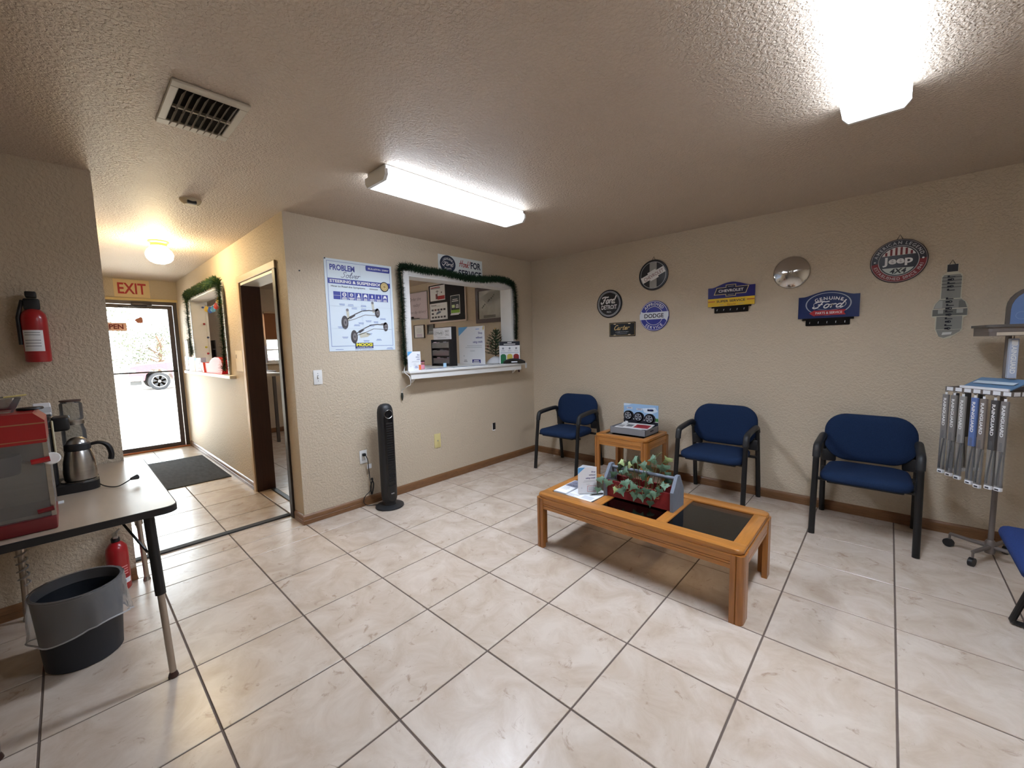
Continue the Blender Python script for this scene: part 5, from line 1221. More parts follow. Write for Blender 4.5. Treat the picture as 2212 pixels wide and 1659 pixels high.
t = thing('brochure_holder', 'clear brochure holder with white sheets at the sunlit end of the hall shelf', 'brochure holder', (-3.78, YH-.02, SLZ))
obj('holder', B().box(-3.95, -3.74, YH-.045, YH-.042, SLZ, SLZ+.20), M_ACRYL, t, True, 0); obj('holder_back', B().box(-3.95, -3.74, YH-.006, YH-.003, SLZ, SLZ+.42), M_ACRYL, t, True, 0)
for k in range(4): obj('sheet', B().box(-3.945+.05*k, -3.90+.05*k, YH-.030, YH-.012, SLZ+.001, SLZ+.44-.03*(k % 2)), M_PAPER if k % 2 == 0 else PM((206, 212, 226)), t, True, 0)
# coloured string of bulbs in the window opening
t = thing('bulb_string', 'string of coloured bulbs hanging across the top of the hall window', 'string lights', (-2.8, YO-.02, 2.0))
sp = smooth_path([(-3.40, YO-.025, 2.045), (-3.20, YO-.02, 1.995), (-3.0, YO-.02, 1.985), (-2.80, YO-.02, 2.01), (-2.62, YO-.02, 2.07), (-2.45, YO-.02, 2.045), (-2.20, YO-.02, 2.03), (-1.95, YO-.02, 2.06)], 5)
obj('wire', B().tube(sp, .004, 6), M_WPLAST, t, True)
BC = ((232, 196, 84), (70, 110, 196), (96, 168, 210), (206, 70, 60), (232, 190, 90), (80, 160, 130), (200, 60, 80), (230, 200, 100))
for k, i in enumerate(range(3, 33, 4)):
    p = Vector(sp[min(i, len(sp)-1)]); obj('bulb', B().lathe([(.012, 0), (.016, -.018), (.028, -.045), (.024, -.07), (0, -.085)], p, 10), PM(BC[k % 8], .25), t, True, 60)
t = thing('jamb_bulbs', 'row of small coloured bulbs up the far white jamb of the hall window', 'string lights', (-3.41, YO-.04, 1.35))
jp = smooth_path([(-3.412, YO-.015, 2.0), (-3.412, YO-.01, 1.8), (-3.412, YO-.012, 1.6), (-3.412, YO-.01, 1.38)], 4); obj('wire', B().tube(jp, .003, 5), M_WPLAST, t, True)
for k, (y, z, c) in enumerate(((-2.80, 2.0, (70, 90, 150)), (-2.80, 1.78, (170, 50, 50)), (-2.77, 1.60, (90, 100, 130)), (-2.80, 1.47, (206, 196, 70)), (-2.785, 1.385, (180, 40, 56)))): obj('bulb', B().lathe([(.006, 0), (.014, .02), (.012, .04), (0, .05)], (-3.417, y, z), 8, 'X'), PM(c, .25), t, True, 60)
# office corner beyond the hall window
t = thing('office_desk', 'grey desk beyond the hall window', 'desk', (-3.75, -2.3, 0)); obj('desktop', B().box(XE+.02, -3.45, -2.70, -1.95, 1.06, 1.10), M_GCARD, t, True, 0)
for x in (XE+.05, -3.50): obj('leg', B().box(x, x+.04, -2.68, -2.64, 0, 1.06), M_GREYM, t, True, 0); obj('leg', B().box(x, x+.04, -2.0, -1.96, 0, 1.06), M_GREYM, t, True, 0)
DZ_ = 1.1005
t = thing('printer', 'pale grey office machine on the desk beyond the hall window', 'printer', (-3.95, -2.38, DZ_)); obj('body', B().box(-4.10, -3.72, -2.50, -2.24, DZ_, DZ_+.20, .02, 2), PM((178, 182, 188)), t, True); obj('paper_tray', B().box(-4.05, -3.8, -2.26, -2.22, DZ_+.20, DZ_+.36, .01, 1), M_BLACK, t, True); obj('red_folder', B().box(-3.85, -3.73, -2.45, -2.28, DZ_+.2005, DZ_+.25), PM((150, 30, 44)), t, True, 0)
t = thing('paper_stack', 'stack of white papers on the desk beyond the hall window', 'papers', (-3.72, -2.60, DZ_)); obj('sheets', B().box(-3.70, -3.50, -2.66, -2.40, DZ_, DZ_+.10), M_PAPER, t, True, 0); obj('top_sheet', B().box(-3.69, -3.51, -2.63, -2.42, DZ_+.1005, DZ_+.104), LGREY, t, True, 0)
t = thing('desk_organizer', 'dark wire desk organiser against the far office wall', 'organiser', (-4.2, -2.6, DZ_)); obj('frame', B().box(-4.28, -4.12, -2.66, -2.65, DZ_, DZ_+.48).box(-4.28, -4.12, -2.55, -2.54, DZ_, DZ_+.48).box(-4.28, -4.27, -2.65, -2.55, DZ_, DZ_+.48), M_GREYM, t, True, 0)
for k in range(3): obj('shelf', B().box(-4.27, -4.12, -2.65, -2.55, DZ_+.12*k+.10, DZ_+.12*k+.11), M_GREYM, t, True, 0)
t = thing('wall_chart', 'white paper chart on the office wall seen through the hall window', 'chart', (XE+.003, -2.31, 1.52)); obj('sheet', B().box(XE+.001, XE+.003, -2.36, -2.19, 1.52, 1.94), M_PAPER, t, True, 0)
t = thing('framed_certificate', 'small black framed picture on the office wall through the open doorway', 'picture', (XE+.01, -1.90, 1.855)); obj('frame', B().box(XE+.001, XE+.016, -2.0, -1.83, 1.855, 2.07), M_BLACK, t, True, 0); obj('print', B().box(XE+.0162, XE+.017, -1.985, -1.845, 1.872, 2.053), M_PAPER, t, True, 0)
t = thing('filing_paper', 'pale blue sheet taped beside the office window', 'paper', (XE+.003, -1.87, 1.06)); obj('sheet', B().box(XE+.001, XE+.003, -1.98, -1.79, 1.06, 1.49), PM((196, 206, 222)), t, True, 0)

# ------------------------------------------------------------------ left: folding table and what is on and under it
FT = .760
t = thing('folding_table', 'adjustable table with pale laminate top and dark edge against the left wall', 'table', (.61, -4.13, 0))
def rpoly(x0, x1, y0, y1, r, n=6):
    p = []
    for cx, cy, st in ((x1-r, y0+r, -90), (x1-r, y1-r, 0), (x0+r, y1-r, 90), (x0+r, y0+r, 180)): p += [(cx+r*cos(R(st+90*i/n)), cy+r*sin(R(st+90*i/n))) for i in range(n+1)]
    return p
ex0, ex1, ey0, ey1 = .016, 1.205, -4.445, -3.826
obj('tabletop', B().prism(rpoly(ex0+.004, ex1-.004, ey0+.004, ey1-.004, .045), FT-.026, FT, 'XY'), M_LAMI, t, True, 0)
bb = B(); o_, i_ = rpoly(ex0, ex1, ey0, ey1, .048), rpoly(ex0+.0041, ex1-.0041, ey0+.0041, ey1-.0041, .045)
lo = [[bb.bm.verts.new((*p, z)) for p in q] for q, z in ((i_, FT-.030), (o_, FT-.028), (o_, FT-.002), (i_, FT+.0002))]
for A, C in zip(lo, lo[1:]):
    for i in range(len(o_)): bb.bm.faces.new((A[i], A[(i+1) % len(o_)], C[(i+1) % len(o_)], C[i]))
obj('edge_band', bb, M_BLACK, t, True, 30)
M_LEGC = mat('worn_chrome', (176, 166, 154), .3, .9)
for (fx, fy, tx, ty) in ((1.168, -3.898, 1.085, -3.915), (.062, -3.872, .085, -3.890), (.075, -4.352, .095, -4.335), (1.168, -4.38, 1.085, -4.36)):
    f_, t_ = Vector((fx, fy, 0)), Vector((tx, ty, FT-.03)); mid = f_.lerp(t_, .50)
    lg = obj('leg', B().tube([tuple(f_+Z_*.022), tuple(f_.lerp(t_, .55))], .0125, 12), M_LEGC, t, True)
    obj('sleeve', B().tube([tuple(mid), tuple(t_)], .0185, 12), M_BLACKM if fx > .5 else M_LEGC, lg, True)
    obj('foot', B().lathe([(.017, .0), (.019, .004), (.016, .016), (.012, .026)], f_, 14), mat('brown_glide', (58, 36, 30), .35) if fx > .5 else M_STEEL, lg, True)
obj('brace', B().tube([(1.09, -3.93, .55), (.93, -4.02, FT-.035)], .005, 6), M_BLACKM, t, True); obj('brace', B().tube([(.085, -3.89, .50), (.25, -4.0, FT-.035)], .005, 6), M_BLACKM, t, True)
obj('side_bar', B().box(1.07, 1.10, -4.36, -3.915, FT-.052, FT-.030).box(.075, .105, -4.335, -3.89, FT-.052, FT-.030), M_BLACKM, t, True, 0)
cord = B(); P = []
for i in range(90): a = i*.55; f = i/89; P.append((.086+.020*cos(a), -4.344+.020*sin(a), .20+.33*f))
cord.tube(P, .0045, 5)
tc_ = thing('coiled_cord', 'pale cord coiled around the table leg at the left edge', 'cord', (.086, -4.344, .2)); obj('coil', cord, mat('cord_grey', (150, 146, 140), .5), tc_, True); obj('loose_end', B().tube(smooth_path([(.106, -4.344, .53), (.10, -4.40, .60), (.05, -4.46, .68)], 4), .0045, 6), mat('cord_grey2', (150, 146, 140), .5), tc_, True)

# popcorn machine, only its right end is in the frame
t = thing('popcorn_machine', 'red topped clear popcorn machine at the left edge, on the table', 'popcorn machine', (1.03, -4.30, FT))
qx0, qx1, qy0, qy1 = .915, 1.140, -4.442, -4.168
obj('base', B().box(qx0, qx1+.006, qy0, qy1, FT+.0006, FT+.05, .006, 2), M_REDM, t, True)
obj('top', B().prism([(qy0, FT+.325), (qy1-.002, FT+.325), (qy1, FT+.33), (qy1, FT+.405), (qy1-.026, FT+.435), (qy0+.026, FT+.435), (qy0, FT+.405)], qx0, qx1, 'YZ'), M_RED, t, True, 0)
obj('gold_trim', B().box(qx1, qx1+.002, qy0, qy1, FT+.395, FT+.399).box(qx1, qx1+.002, qy0, qy1, FT+.335, FT+.338), PM((170, 120, 84), .4), t, True, 0)
for x, y in ((qx0, qy0), (qx0, qy1-.012), (qx1-.012, qy0), (qx1-.012, qy1-.012)): obj('corner_post', B().box(x, x+.012, y, y+.012, FT+.05, FT+.325), M_STEEL, t, True, 0)
obj('side_panel', B().box(qx0+.012, qx1-.012, qy1-.006, qy1-.003, FT+.05, FT+.325), M_ACRYL, t, True, 0); obj('front_door', B().box(qx1-.005, qx1-.002, qy0+.012, qy1-.012, FT+.05, FT+.325), M_ACRYL, t, True, 0); obj('back_panel', B().box(qx0+.002, qx0+.005, qy0+.012, qy1-.012, FT+.05, FT+.325), M_STEEL, t, True, 0); obj('inner_tray', B().box(qx0+.012, qx1-.014, qy0+.012, qy1-.012, FT+.0505, FT+.062), M_STEEL, t, True, 0)
kt = obj('kettle', B().lathe([(.0, FT+.20), (.055, FT+.205), (.062, FT+.26), (.058, FT+.275), (0, FT+.278)], (1.02, -4.30, 0), 24, cap0=False, cap1=False), mat('dark_kettle', (60, 62, 70), .35, .6), t, True)
obj('kettle_arm', B().tube([(1.02, -4.24, FT+.245), (1.03, -4.19, FT+.225)], .006, 8), M_STEEL, kt, True)
obj('door_handle', B().tube([(qx1+.012, -4.212, FT+.260), (qx1+.012, -4.166, FT+.264)], .0095, 12), M_RED, t, True); obj('handle_disc', B().lathe([(.0, -.003), (.021, -.003), (.024, .0), (.021, .003), (0, .003)], (0, 0, 0), 20, cap0=False, cap1=False), M_WPLAST, t).matrix_local = Matrix.Translation((qx1-.004-1.03, -4.163+4.30, .262)) @ Matrix.Rotation(R(60), 4, 'Y')
obj('hinge_knob', B().tube([(qx1+.008, -4.212, FT+.076), (qx1+.008, -4.172, FT+.080)], .0085, 10), M_REDM, t, True)
t = thing('glass_dish', 'cut glass dish with a spoon on top of the red popcorn machine', 'dish', (1.04, -4.262, FT+.436))
obj('bowl', B().lathe([(.020, .0), (.022, .006), (.030, .020), (.043, .050), (.044, .052), (.041, .052), (.028, .022), (.016, .010)], (1.04, -4.262, FT+.4356), 20), M_JAR, t, True)
t = thing('spoon', 'steel spoon with a gold handle lying across the glass dish', 'spoon', (1.04, -4.24, FT+.4885)); obj('handle', B().tube([(1.045, -4.262, FT+.492), (1.02, -4.208, FT+.495)], .003, 6), PM((196, 180, 110), .3), t, True); obj('bowl', B().lathe([(.0, -.003), (.010, -.001), (.013, .002)], (1.048, -4.272, FT+.492), 12, cap0=False), M_STEEL, t, True)
single('dark_lid', B().lathe([(.034, 0), (.036, .003), (.034, .008), (0, .010)], (.985, -4.205, FT+.4356), 24, cap1=False), M_BLACK, 'dark round lid lying on top of the popcorn machine', 'lid')

# coffee maker with steel carafe
t = thing('coffee_maker', 'black drip coffee maker with a steel carafe, cord and plug loose on the table', 'coffee maker', (.53, -4.13, FT))
obj('base', B().prism(rpoly(.435, .632, -4.235, -4.034, .045), FT+.0006, FT+.040, 'XY'), M_BLACK, t, True, 40)
obj('tower', B().box(.440, .610, -4.232, -4.166, FT+.040, FT+.350, .012, 3), M_BLACK, t, True); obj('warming_plate', B().lathe([(.064, .0), (.064, .004)], (.545, -4.098, FT+.0402), 28), M_STEEL, t, True)
obj('brew_head', B().box(.445, .560, -4.168, -4.110, FT+.285, FT+.350, .012, 3), M_BLACK, t, True)
obj('gauge_strip', B().box(.600, .614, -4.1675, -4.160, FT+.18, FT+.345, .003, 1), PM((204, 196, 166), .4), t, True)
obj('chrome_band', B().box(.6102, .6112, -4.230, -4.170, FT+.310, FT+.313), M_STEEL, t, True, 0)
cx, cy, cz = .550, -4.094, FT+.0445
cf = obj('carafe', B().lathe([(.050, .0), (.056, .004), (.058, .04), (.054, .09), (.046, .130), (.042, .142)], (cx, cy, cz), 32), M_STEEL, t, True)
obj('collar', B().lathe([(.0425, .1422), (.046, .146), (.045, .170), (.040, .176)], (cx, cy, cz), 32), M_CHAR, cf, True); obj('lid', B().lathe([(.038, .1762), (.034, .190), (.020, .203), (0, .207)], (cx, cy, cz), 28, cap1=False), M_STEEL, cf, True, 60)
obj('handle', B().tube(smooth_path([(cx, cy+.040, cz+.162), (cx, cy+.075, cz+.166), (cx, cy+.102, cz+.145), (cx, cy+.112, cz+.105), (cx, cy+.108, cz+.075)], 5), [.007+.0045*min(1, i/12) for i in range(21)], 10, sx=1.2), M_BLACK, cf, True)
pc = smooth_path([(.60, -4.036, FT+.015), (.63, -4.022, FT+.008), (.665, -4.00, FT+.0045), (.685, -3.975, FT+.006), (.685, -3.945, FT+.020), (.672, -3.930, FT+.026)], 5)
obj('power_cord', B().tube(pc, .0028, 6), M_BLACK, t, True); pl = obj('plug', B().tube([(.672, -3.930, FT+.026), (.655, -3.905, FT+.027)], [.006, .0125], 10), M_BLACK, t, True)
for d in (-.005, .005): obj('prong', B().tube([(.655+d*.8, -3.905+d*.5, FT+.027), (.642+d*.8, -3.886+d*.5, FT+.027)], .0016, 6), M_STEEL, pl, True)
Mn = Matrix.Translation((.515, -4.190, FT+.3506)) @ Matrix.Rotation(R(-12), 4, 'Y')
t = thing('napkin_box', 'white paper napkin stack leaning on top of the coffee maker', 'napkins', (.515, -4.19, FT+.3506)); obj('stack', B().box(-.045, .045, -.027, .027, .010, .066, .003, 1, M=Mn), M_PAPER, t, True); obj('wrapper', B().box(-.0455, .0455, -.0275, .0275, .020, .045, M=Mn), LGREY, t, True, 0)
def jar(label, x, y, z, r, h, lidc, fill):
    t = thing('glass_jar', label, 'jar', (x, y, z), 0, 'glass jars by the coffee maker')
    obj('glass', B().lathe([(r*.92, .0), (r, .006), (r, h*.80), (r*.86, h*.88), (r*.86, h*.92)], (x, y, z), 26), M_JAR, t, True); obj('lid', B().lathe([(r*.93, h*.921), (r*.95, h*.93), (r*.95, h*.985), (r*.88, h)], (x, y, z), 26), lidc, t, True)
    if fill: obj('contents', B().lathe([(r*.85, .008), (r*.88, h*.5), (0, h*.52)], (x, y, z), 20, cap1=False), fill, t, True)
    return t
jar('clear jar with a grey metal lid behind the coffee maker', .235, -4.10, FT+.0006, .046, .300, M_STEEL, PM((70, 62, 56), .6)); jar('jar with a brown lid standing on top of the other glass jar', .235, -4.10, FT+.3012, .043, .105, PM((84, 64, 58), .4), None)
single('sugar_packet', B().box(.745, .785, -4.172, -4.155, FT+.0006, FT+.004), M_PAPER, 'small white paper packet at the front edge of the table', 'packet', None, 0)

# waste bin with a clear liner
wx, wy = .675, -4.150
t = thing('waste_bin', 'round black plastic waste bin under the table', 'bin', (wx, wy, 0))
obj('bin', B().lathe([(.124, .0008), (.130, .006), (.150, .335), (.154, .338), (.154, .345), (.149, .345), (.146, .33), (.127, .012), (0, .010)], (wx, wy, 0), 40, cap1=False), mat('bin_black', (30, 34, 42), .5), t, True, 40)
t = thing('bin_liner', 'clear plastic liner folded over the rim of the black waste bin', 'bin liner', (wx, wy, .15)); bb = B(); g = random.Random(8); n = 56; rings = []
hem = [.150 + .045*sin(2*pi*i/n*1+1.2) + .018*sin(2*pi*i/n*3) for i in range(n)]
for k in range(9):
    f = k/8; row = []
    for i in range(n):
        a = 2*pi*i/n; z = .348 + (hem[i]-.348)*f; r_ = .1575 + .020*f*(1+.7*sin(a*2+.6)) + .004*f*sin(a*9+k) + .002*sin(a*17+k*2) + (.016*f if .2 < (a % (2*pi)) < .9 else 0)
        row.append(bb.bm.verts.new((wx+r_*cos(a), wy+r_*sin(a), z)))
    rings.append(row)
inn = [bb.bm.verts.new((wx+.1425*cos(2*pi*i/n), wy+.1425*sin(2*pi*i/n), .30)) for i in range(n)]; rim = [bb.bm.verts.new((wx+.1435*cos(2*pi*i/n), wy+.1435*sin(2*pi*i/n), .348)) for i in range(n)]
for A, C in [(inn, rim), (rim, rings[0])] + list(zip(rings, rings[1:])):
    for i in range(n): bb.bm.faces.new((A[i], A[(i+1) % n], C[(i+1) % n], C[i]))
obj('film', bb, M_FILM, t, True, 60)
hemb = B().tube([tuple(v.co) for v in []] or [(wx+(.1575+.020*(1+.7*sin(2*pi*i/n*2+.6)) + .004*sin(2*pi*i/n*9+8) + (.016 if .2 < 2*pi*i/n < .9 else 0))*cos(2*pi*i/n), wy+(.1575+.020*(1+.7*sin(2*pi*i/n*2+.6)) + .004*sin(2*pi*i/n*9+8) + (.016 if .2 < 2*pi*i/n < .9 else 0))*sin(2*pi*i/n), hem[i]) for i in range(n)], .0035, 5, closed=True)
obj('hem', hemb, glass_mat('liner_hem', (.86, .86, .88), .2, op=.45), t, True, 60)

# fire extinguishers
def extinguisher(label, x, y, z, s, lab2):
    t = thing('fire_extinguisher', label, 'fire extinguisher', (x, y, z), 0, 'fire extinguishers')
    obj('cylinder', B().lathe([(.044*s, .0), (.050*s, .008), (.050*s, .235*s), (.046*s, .262*s), (.030*s, .285*s), (.018*s, .295*s)], (x, y, z), 30), M_RED, t, True, 50)
    return t
t = extinguisher('red fire extinguisher hung high on the left wall with white label', .056, -4.192, 1.368, .96, 0)
obj('wall_bracket', B().box(.0005, .012, -4.215, -4.17, 1.42, 1.66), M_BLACKM, t, True, 0)
hd = obj('valve_head', B().box(.030, .082, -4.222, -4.164, 1.642, 1.70, .008, 2), M_BLACK, t, True); obj('lever', B().box(.020, .10, -4.212, -4.172, 1.705, 1.735, .006, 2), M_BLACK, t, True); obj('hose_clip', B().tube([(.06, -4.225, 1.69), (.065, -4.246, 1.60), (.066, -4.246, 1.46)], .008, 8), M_BLACK, t, True)
def curved_label(nm, t, x, y, r, a0, a1, z0, z1, mt, n=10):
    bb = B(); A = [bb.bm.verts.new((x+r*cos(R(a0+(a1-a0)*i/n)), y+r*sin(R(a0+(a1-a0)*i/n)), z0)) for i in range(n+1)]; C = [bb.bm.verts.new((v.co.x, v.co.y, z1)) for v in A]
    for i in range(n): bb.bm.faces.new((A[i], A[i+1], C[i+1], C[i]))
    return obj(nm, bb, mt, t, True, 60)
curved_label('paper_label', t, .056, -4.192, .0487, -62, 34, 1.425, 1.535, M_PAPER)
for z in (1.45, 1.465, 1.48, 1.508, 1.52): curved_label('label_print', t, .056, -4.192, .0490, -50, 20, z, z+.004, GREYI)
t = extinguisher('red fire extinguisher standing on the floor beside the waste bin', .070, -3.990, .0012, 1.0, 0)
obj('valve_head', B().lathe([(.020, .2955), (.020, .315), (.012, .325)], (.070, -3.990, .0012), 16), M_BLACK, t, True); obj('lever', B().box(.045, .115, -4.002, -3.978, .326, .345, .004, 1), M_STEEL, t, True); obj('grip', B().tube([(.07, -3.99, .345), (.075, -3.965, .368)], .006, 8), M_STEEL, t, True)
curved_label('white_label', t, .070, -3.990, .0507, -40, 62, .045, .075, M_PAPER); curved_label('label_mark', t, .070, -3.990, .0510, 0, 30, .052, .068, SKYI)
for z in (.10, .115, .13, .145): curved_label('label_print', t, .070, -3.990, .0507, -10, 48, z, z+.006, PM((226, 150, 150)))
curved_label('grey_back_label', t, .070, -3.990, .0507, -120, -44, .045, .15, LGREY)

# ------------------------------------------------------------------ wiper blade rack, turned 45 degrees
RX, RY = 3.905, -.345
t = thing('blade_rack', 'grey spinner rack of wiper blades on casters in front of the sign wall', 'display rack', (RX, RY, 0))
M_RACK = mat('rack_grey', (120, 112, 108), .45, .4)
R45 = Matrix.Translation((RX, RY, 0)) @ Matrix.Rotation(R(45), 4, 'Z')
obj('pole', B().tube([(RX, RY, .09), (RX, RY, 1.40)], .013, 14), M_RACK, t, True)
obj('hub', B().lathe([(.022, .045), (.024, .06), (.024, .115), (.016, .13)], (RX, RY, 0), 20), M_RACK, t, True)
for k in range(4):
    a = R(152+90*k); d = Vector((cos(a), sin(a), 0)); e = Vector((RX, RY, .088))+d*.185
    lg = obj('base_leg', B().tube([(RX, RY, .088), tuple(e)], [.013, .010], 10), M_RACK, t, True)
    n_ = Vector((-d.y, d.x, 0)); c = e - Z_*.05 + d*.004
    obj('caster_fork', B().tube([tuple(e), tuple(e-Z_*.035)], .006, 8), M_RACK, lg, True)
    obj('caster', B().tube([tuple(Vector((c.x, c.y, .027))-n_*.011), tuple(Vector((c.x, c.y, .027))+n_*.011)], .0262, 18), M_BLACK, lg, True)
    a2 = R(152+90*k+45); 
RS = .168   # half side of the square hook frame
fr = B()
for q in ((-RS, RS, -RS-.003, -RS+.003), (-RS, RS, RS-.003, RS+.003), (-RS-.003, -RS+.003, -RS, RS), (RS-.003, RS+.003, -RS, RS)): fr.box(q[0], q[1], q[2], q[3], 1.040, 1.068, M=R45)
fr.box(-RS, RS, -.006, .006, 1.044, 1.056, M=R45).box(-.006, .006, -RS, RS, 1.044, 1.056, M=R45)
obj('hook_frame', fr, M_RACK, t, True, 0)
def loc45(x, y, z): return R45 @ Vector((x, y, z))
# side facing the camera is local -x; runs along local y from +RS (left, by the wall) to -RS (right)
tagm = M_PAPER
for k in range(7): obj('price_tag', B().box(-RS-.0052, -RS-.0032, RS-.010-.048*k-.034, RS-.010-.048*k, 1.044, 1.066, M=R45), tagm, t, True, 0)
for k in range(7): obj('price_tag', B().box(RS-.010-.048*k-.034 - (0), RS-.010-.048*k, -RS-.0052, -RS-.0032, 1.044, 1.066, M=R45), tagm, t, True, 0)
# blue card lying on the frame, sloping up to the pole
M_BCARD = mat('blue_card', (104, 140, 176), .5)
obj('header_card', B().prism([(-RS+.008, 1.0685), (-RS+.008, 1.073), (-.03, 1.128), (-.03, 1.122)], -RS+.02, RS-.075, 'XZ', M=R45), M_BCARD, t, True, 0)
obj('card_edge', B().box(-RS+.0, -RS+.010, -RS+.02, RS-.075, 1.0683, 1.082, M=R45), M_PAPER, t, True, 0)
obj('card_stripe', B().prism([(-.115, 1.0995), (-.115, 1.101), (-.085, 1.1125), (-.085, 1.111)], -RS+.04, RS-.10, 'XZ', M=R45), PM((206, 222, 232)), t, True, 0)
# upper shelf: wide grey tray with a rounded lip and a white title strip, blue arch sign above
obj('upper_tray', B().prism(rpoly(-.150, .150, -.150, .150, .02), 1.402, 1.428, 'XY', M=Matrix.Translation((RX+.035, RY, 0)) @ Matrix.Rotation(R(6), 4, 'Z')), M_RACK, t, True, 40)
obj('tray_lip', B().prism(rpoly(-.162, .162, -.162, .162, .03), 1.4281, 1.443, 'XY', M=Matrix.Translation((RX+.035, RY, 0)) @ Matrix.Rotation(R(6), 4, 'Z')), M_GREYM, t, True, 40)
obj('tray_skirt', B().box(-.147, .147, -.147, .147, 1.378, 1.4018, M=Matrix.Translation((RX+.035, RY, 0)) @ Matrix.Rotation(R(6), 4, 'Z')), M_RACK, t, True, 0)
obj('title_strip', B().box(-.118, .04, -.1492, -.1473, 1.381, 1.399, M=Matrix.Translation((RX+.035, RY, 0)) @ Matrix.Rotation(R(6), 4, 'Z')), PM((196, 184, 166)), t, True, 0)
arch = [(-.105, 1.4435), (-.105, 1.54)] + [(-.105+.105*(1-cos(R(a))), 1.54+.115*sin(R(a))) for a in (15, 30, 45, 60, 75, 90)] + [(.105-.105*(1-cos(R(a))), 1.54+.115*sin(R(a))) for a in (75, 60, 45, 30, 15)] + [(.105, 1.54), (.105, 1.4435)]
MA = Matrix.Translation((RX+.085, RY, 0)) @ Matrix.Rotation(R(6), 4, 'Z')
obj('arch_frame', B().prism(arch, -.012, .012, 'XZ', M=MA), M_GREYM, t, True, 0)
obj('arch_panel', B().prism([(a*.86, 1.4435+(z-1.4435)*.90) for a, z in arch], -.0145, -.0125, 'XZ', M=MA), PM((112, 140, 190)), t, True, 0)
FA = Flat(MA @ Vector((0, -.0147, 1.4435)), MA.to_3x3() @ X_, Z_)
FA.ring('arch_rings', PM((146, 170, 210)), .0, .07, .030, .033, 1, 24).ring('arch_rings', PM((146, 170, 210)), -.05, .05, .020, .022, 1, 20); FA.build(t)
# packages: clear sleeves with printed upper half
def package(p, rz, h, c, label, group='wiper blades on the rack', box=False):
    g = thing('blade_package', label, 'wiper blade', p, rz, group)
    w_ = .0330
    if box:
        obj('carton', B().box(-.0175, .0175, -.0175, .0175, -h, 0, .002, 1), PM(c), g); F = Flat((0, -.0178, -h), X_, Z_)
        gl_ = F; F.o = Vector(p) + Matrix.Rotation(rz, 3, 'Z') @ F.o; F.u = Matrix.Rotation(rz, 3, 'Z') @ F.u; F.w = F.u.cross(F.v)
        F.text('lettering', WHT, 'RAINGUARD', -.010, h*.88, .020, 'L', 1, width=h*.76, bold=.03, rot=-pi/2); F.rect('white_end', WHT, -.012, .012, h*.84, h*.96, 1); F.build(g); return g
    obj('header', B().box(-w_/2, w_/2, -.007, .007, -h*.56, -.006, .002, 1), PM(c), g)
    obj('clear_sleeve', B().box(-w_/2+.0005, w_/2-.0005, -.0065, .0065, -h+.022, -h*.56), M_ACRYL, g, smooth=0)
    obj('blade', B().tube(smooth_path([(.006, 0, -h*.54), (-.004, 0, -h*.72), (-.010, 0, -h*.86), (-.010, 0, -h+.03)], 3), .0045, 6), M_BLACK, g)
    obj('back_card', B().prism([(.002, -h+.024), (w_/2-.002, -h+.024), (w_/2-.002, -h*.57), (.010, -h*.57)], .0022, .0035, 'XZ'), PM((150, 150, 154) if c[2] < 180 else (140, 186, 216)), g, smooth=0)
    obj('end_cap', B().box(-w_/2-.001, w_/2+.001, -.009, .009, -h, -h+.022, .003, 1), M_PAPER, g); obj('cap_print', B().box(-.009, .009, -.0096, -.009, -h+.006, -h+.014), INK, g, smooth=0)
    obj('hang_tab', B().box(-.006, .006, -.0015, .0015, -.006, .008), M_PAPER, g, smooth=0)
    Rm = Matrix.Rotation(rz, 3, 'Z'); F = Flat(Vector(p) + Rm @ Vector((0, -.0072, -h)), Rm @ X_, Z_)
    F.text('lettering', WHT, 'RAINGUARD', -.007, h*.945, .0155, 'L', 1, width=h*.345, bold=.035, rot=-pi/2)
    F.bars('small_print', PM((98, 98, 102)), -.008, .008, h*.535, .004, 6, .008, 1); F.build(g); return g
gc = (126, 122, 120)
TOPS = [(.150, .512, gc, 'grey wiper blade package, first from the wall end of the rack front'), (.104, .518, gc, 'grey wiper blade package, second from the wall end of the rack front'), (.056, .522, (150, 148, 146), 'lighter grey wiper blade package, third along the rack front'),
        (-.006, .530, (98, 122, 178), 'blue wiper blade package in the middle of the rack front'), (-.050, .538, (128, 118, 112), 'brownish grey wiper blade package right of the blue one'), (-.104, .525, (74, 72, 72), 'dark wiper blade package next to the outer corner of the rack'), (-.150, .520, gc, 'wiper blade package at the outer corner of the rack front')]
for i, (yy, h, c, lb) in enumerate(TOPS):
    p = loc45(-RS-.014, yy, 1.026-.001*i); package(tuple(p), R(45-90), h, c, lb)
    obj('hook', B().tube([tuple(loc45(-RS, yy, 1.045)), tuple(loc45(-RS-.016, yy, 1.036)), tuple(loc45(-RS-.024, yy, 1.040))], .0022, 6), M_RACK, t, True)
for i, xx in enumerate((-.08, .0, .09)):
    p = loc45(xx, RS+.014, 1.026); package(tuple(p), R(45+180), .52, (60, 58, 58), ('dark wiper blade package on the wall side of the rack, nearest the front', 'dark wiper blade package in the middle of the wall side of the rack', 'dark wiper blade package at the far end of the wall side of the rack')[i])
    obj('hook', B().tube([tuple(loc45(xx, RS, 1.045)), tuple(loc45(xx, RS+.016, 1.036)), tuple(loc45(xx, RS+.024, 1.040))], .0022, 6), M_RACK, t, True)
package((RX+.010, RY-.075, 1.362), R(6), .228, (176, 186, 206), 'silver and white wiper blade carton hanging from the upper shelf', 'upper wiper blades', True)
package((RX+.105, RY-.09, 1.362), R(6), .228, (96, 86, 78), 'brown wiper blade carton on the upper shelf beside the silver one', 'upper wiper blades', True)
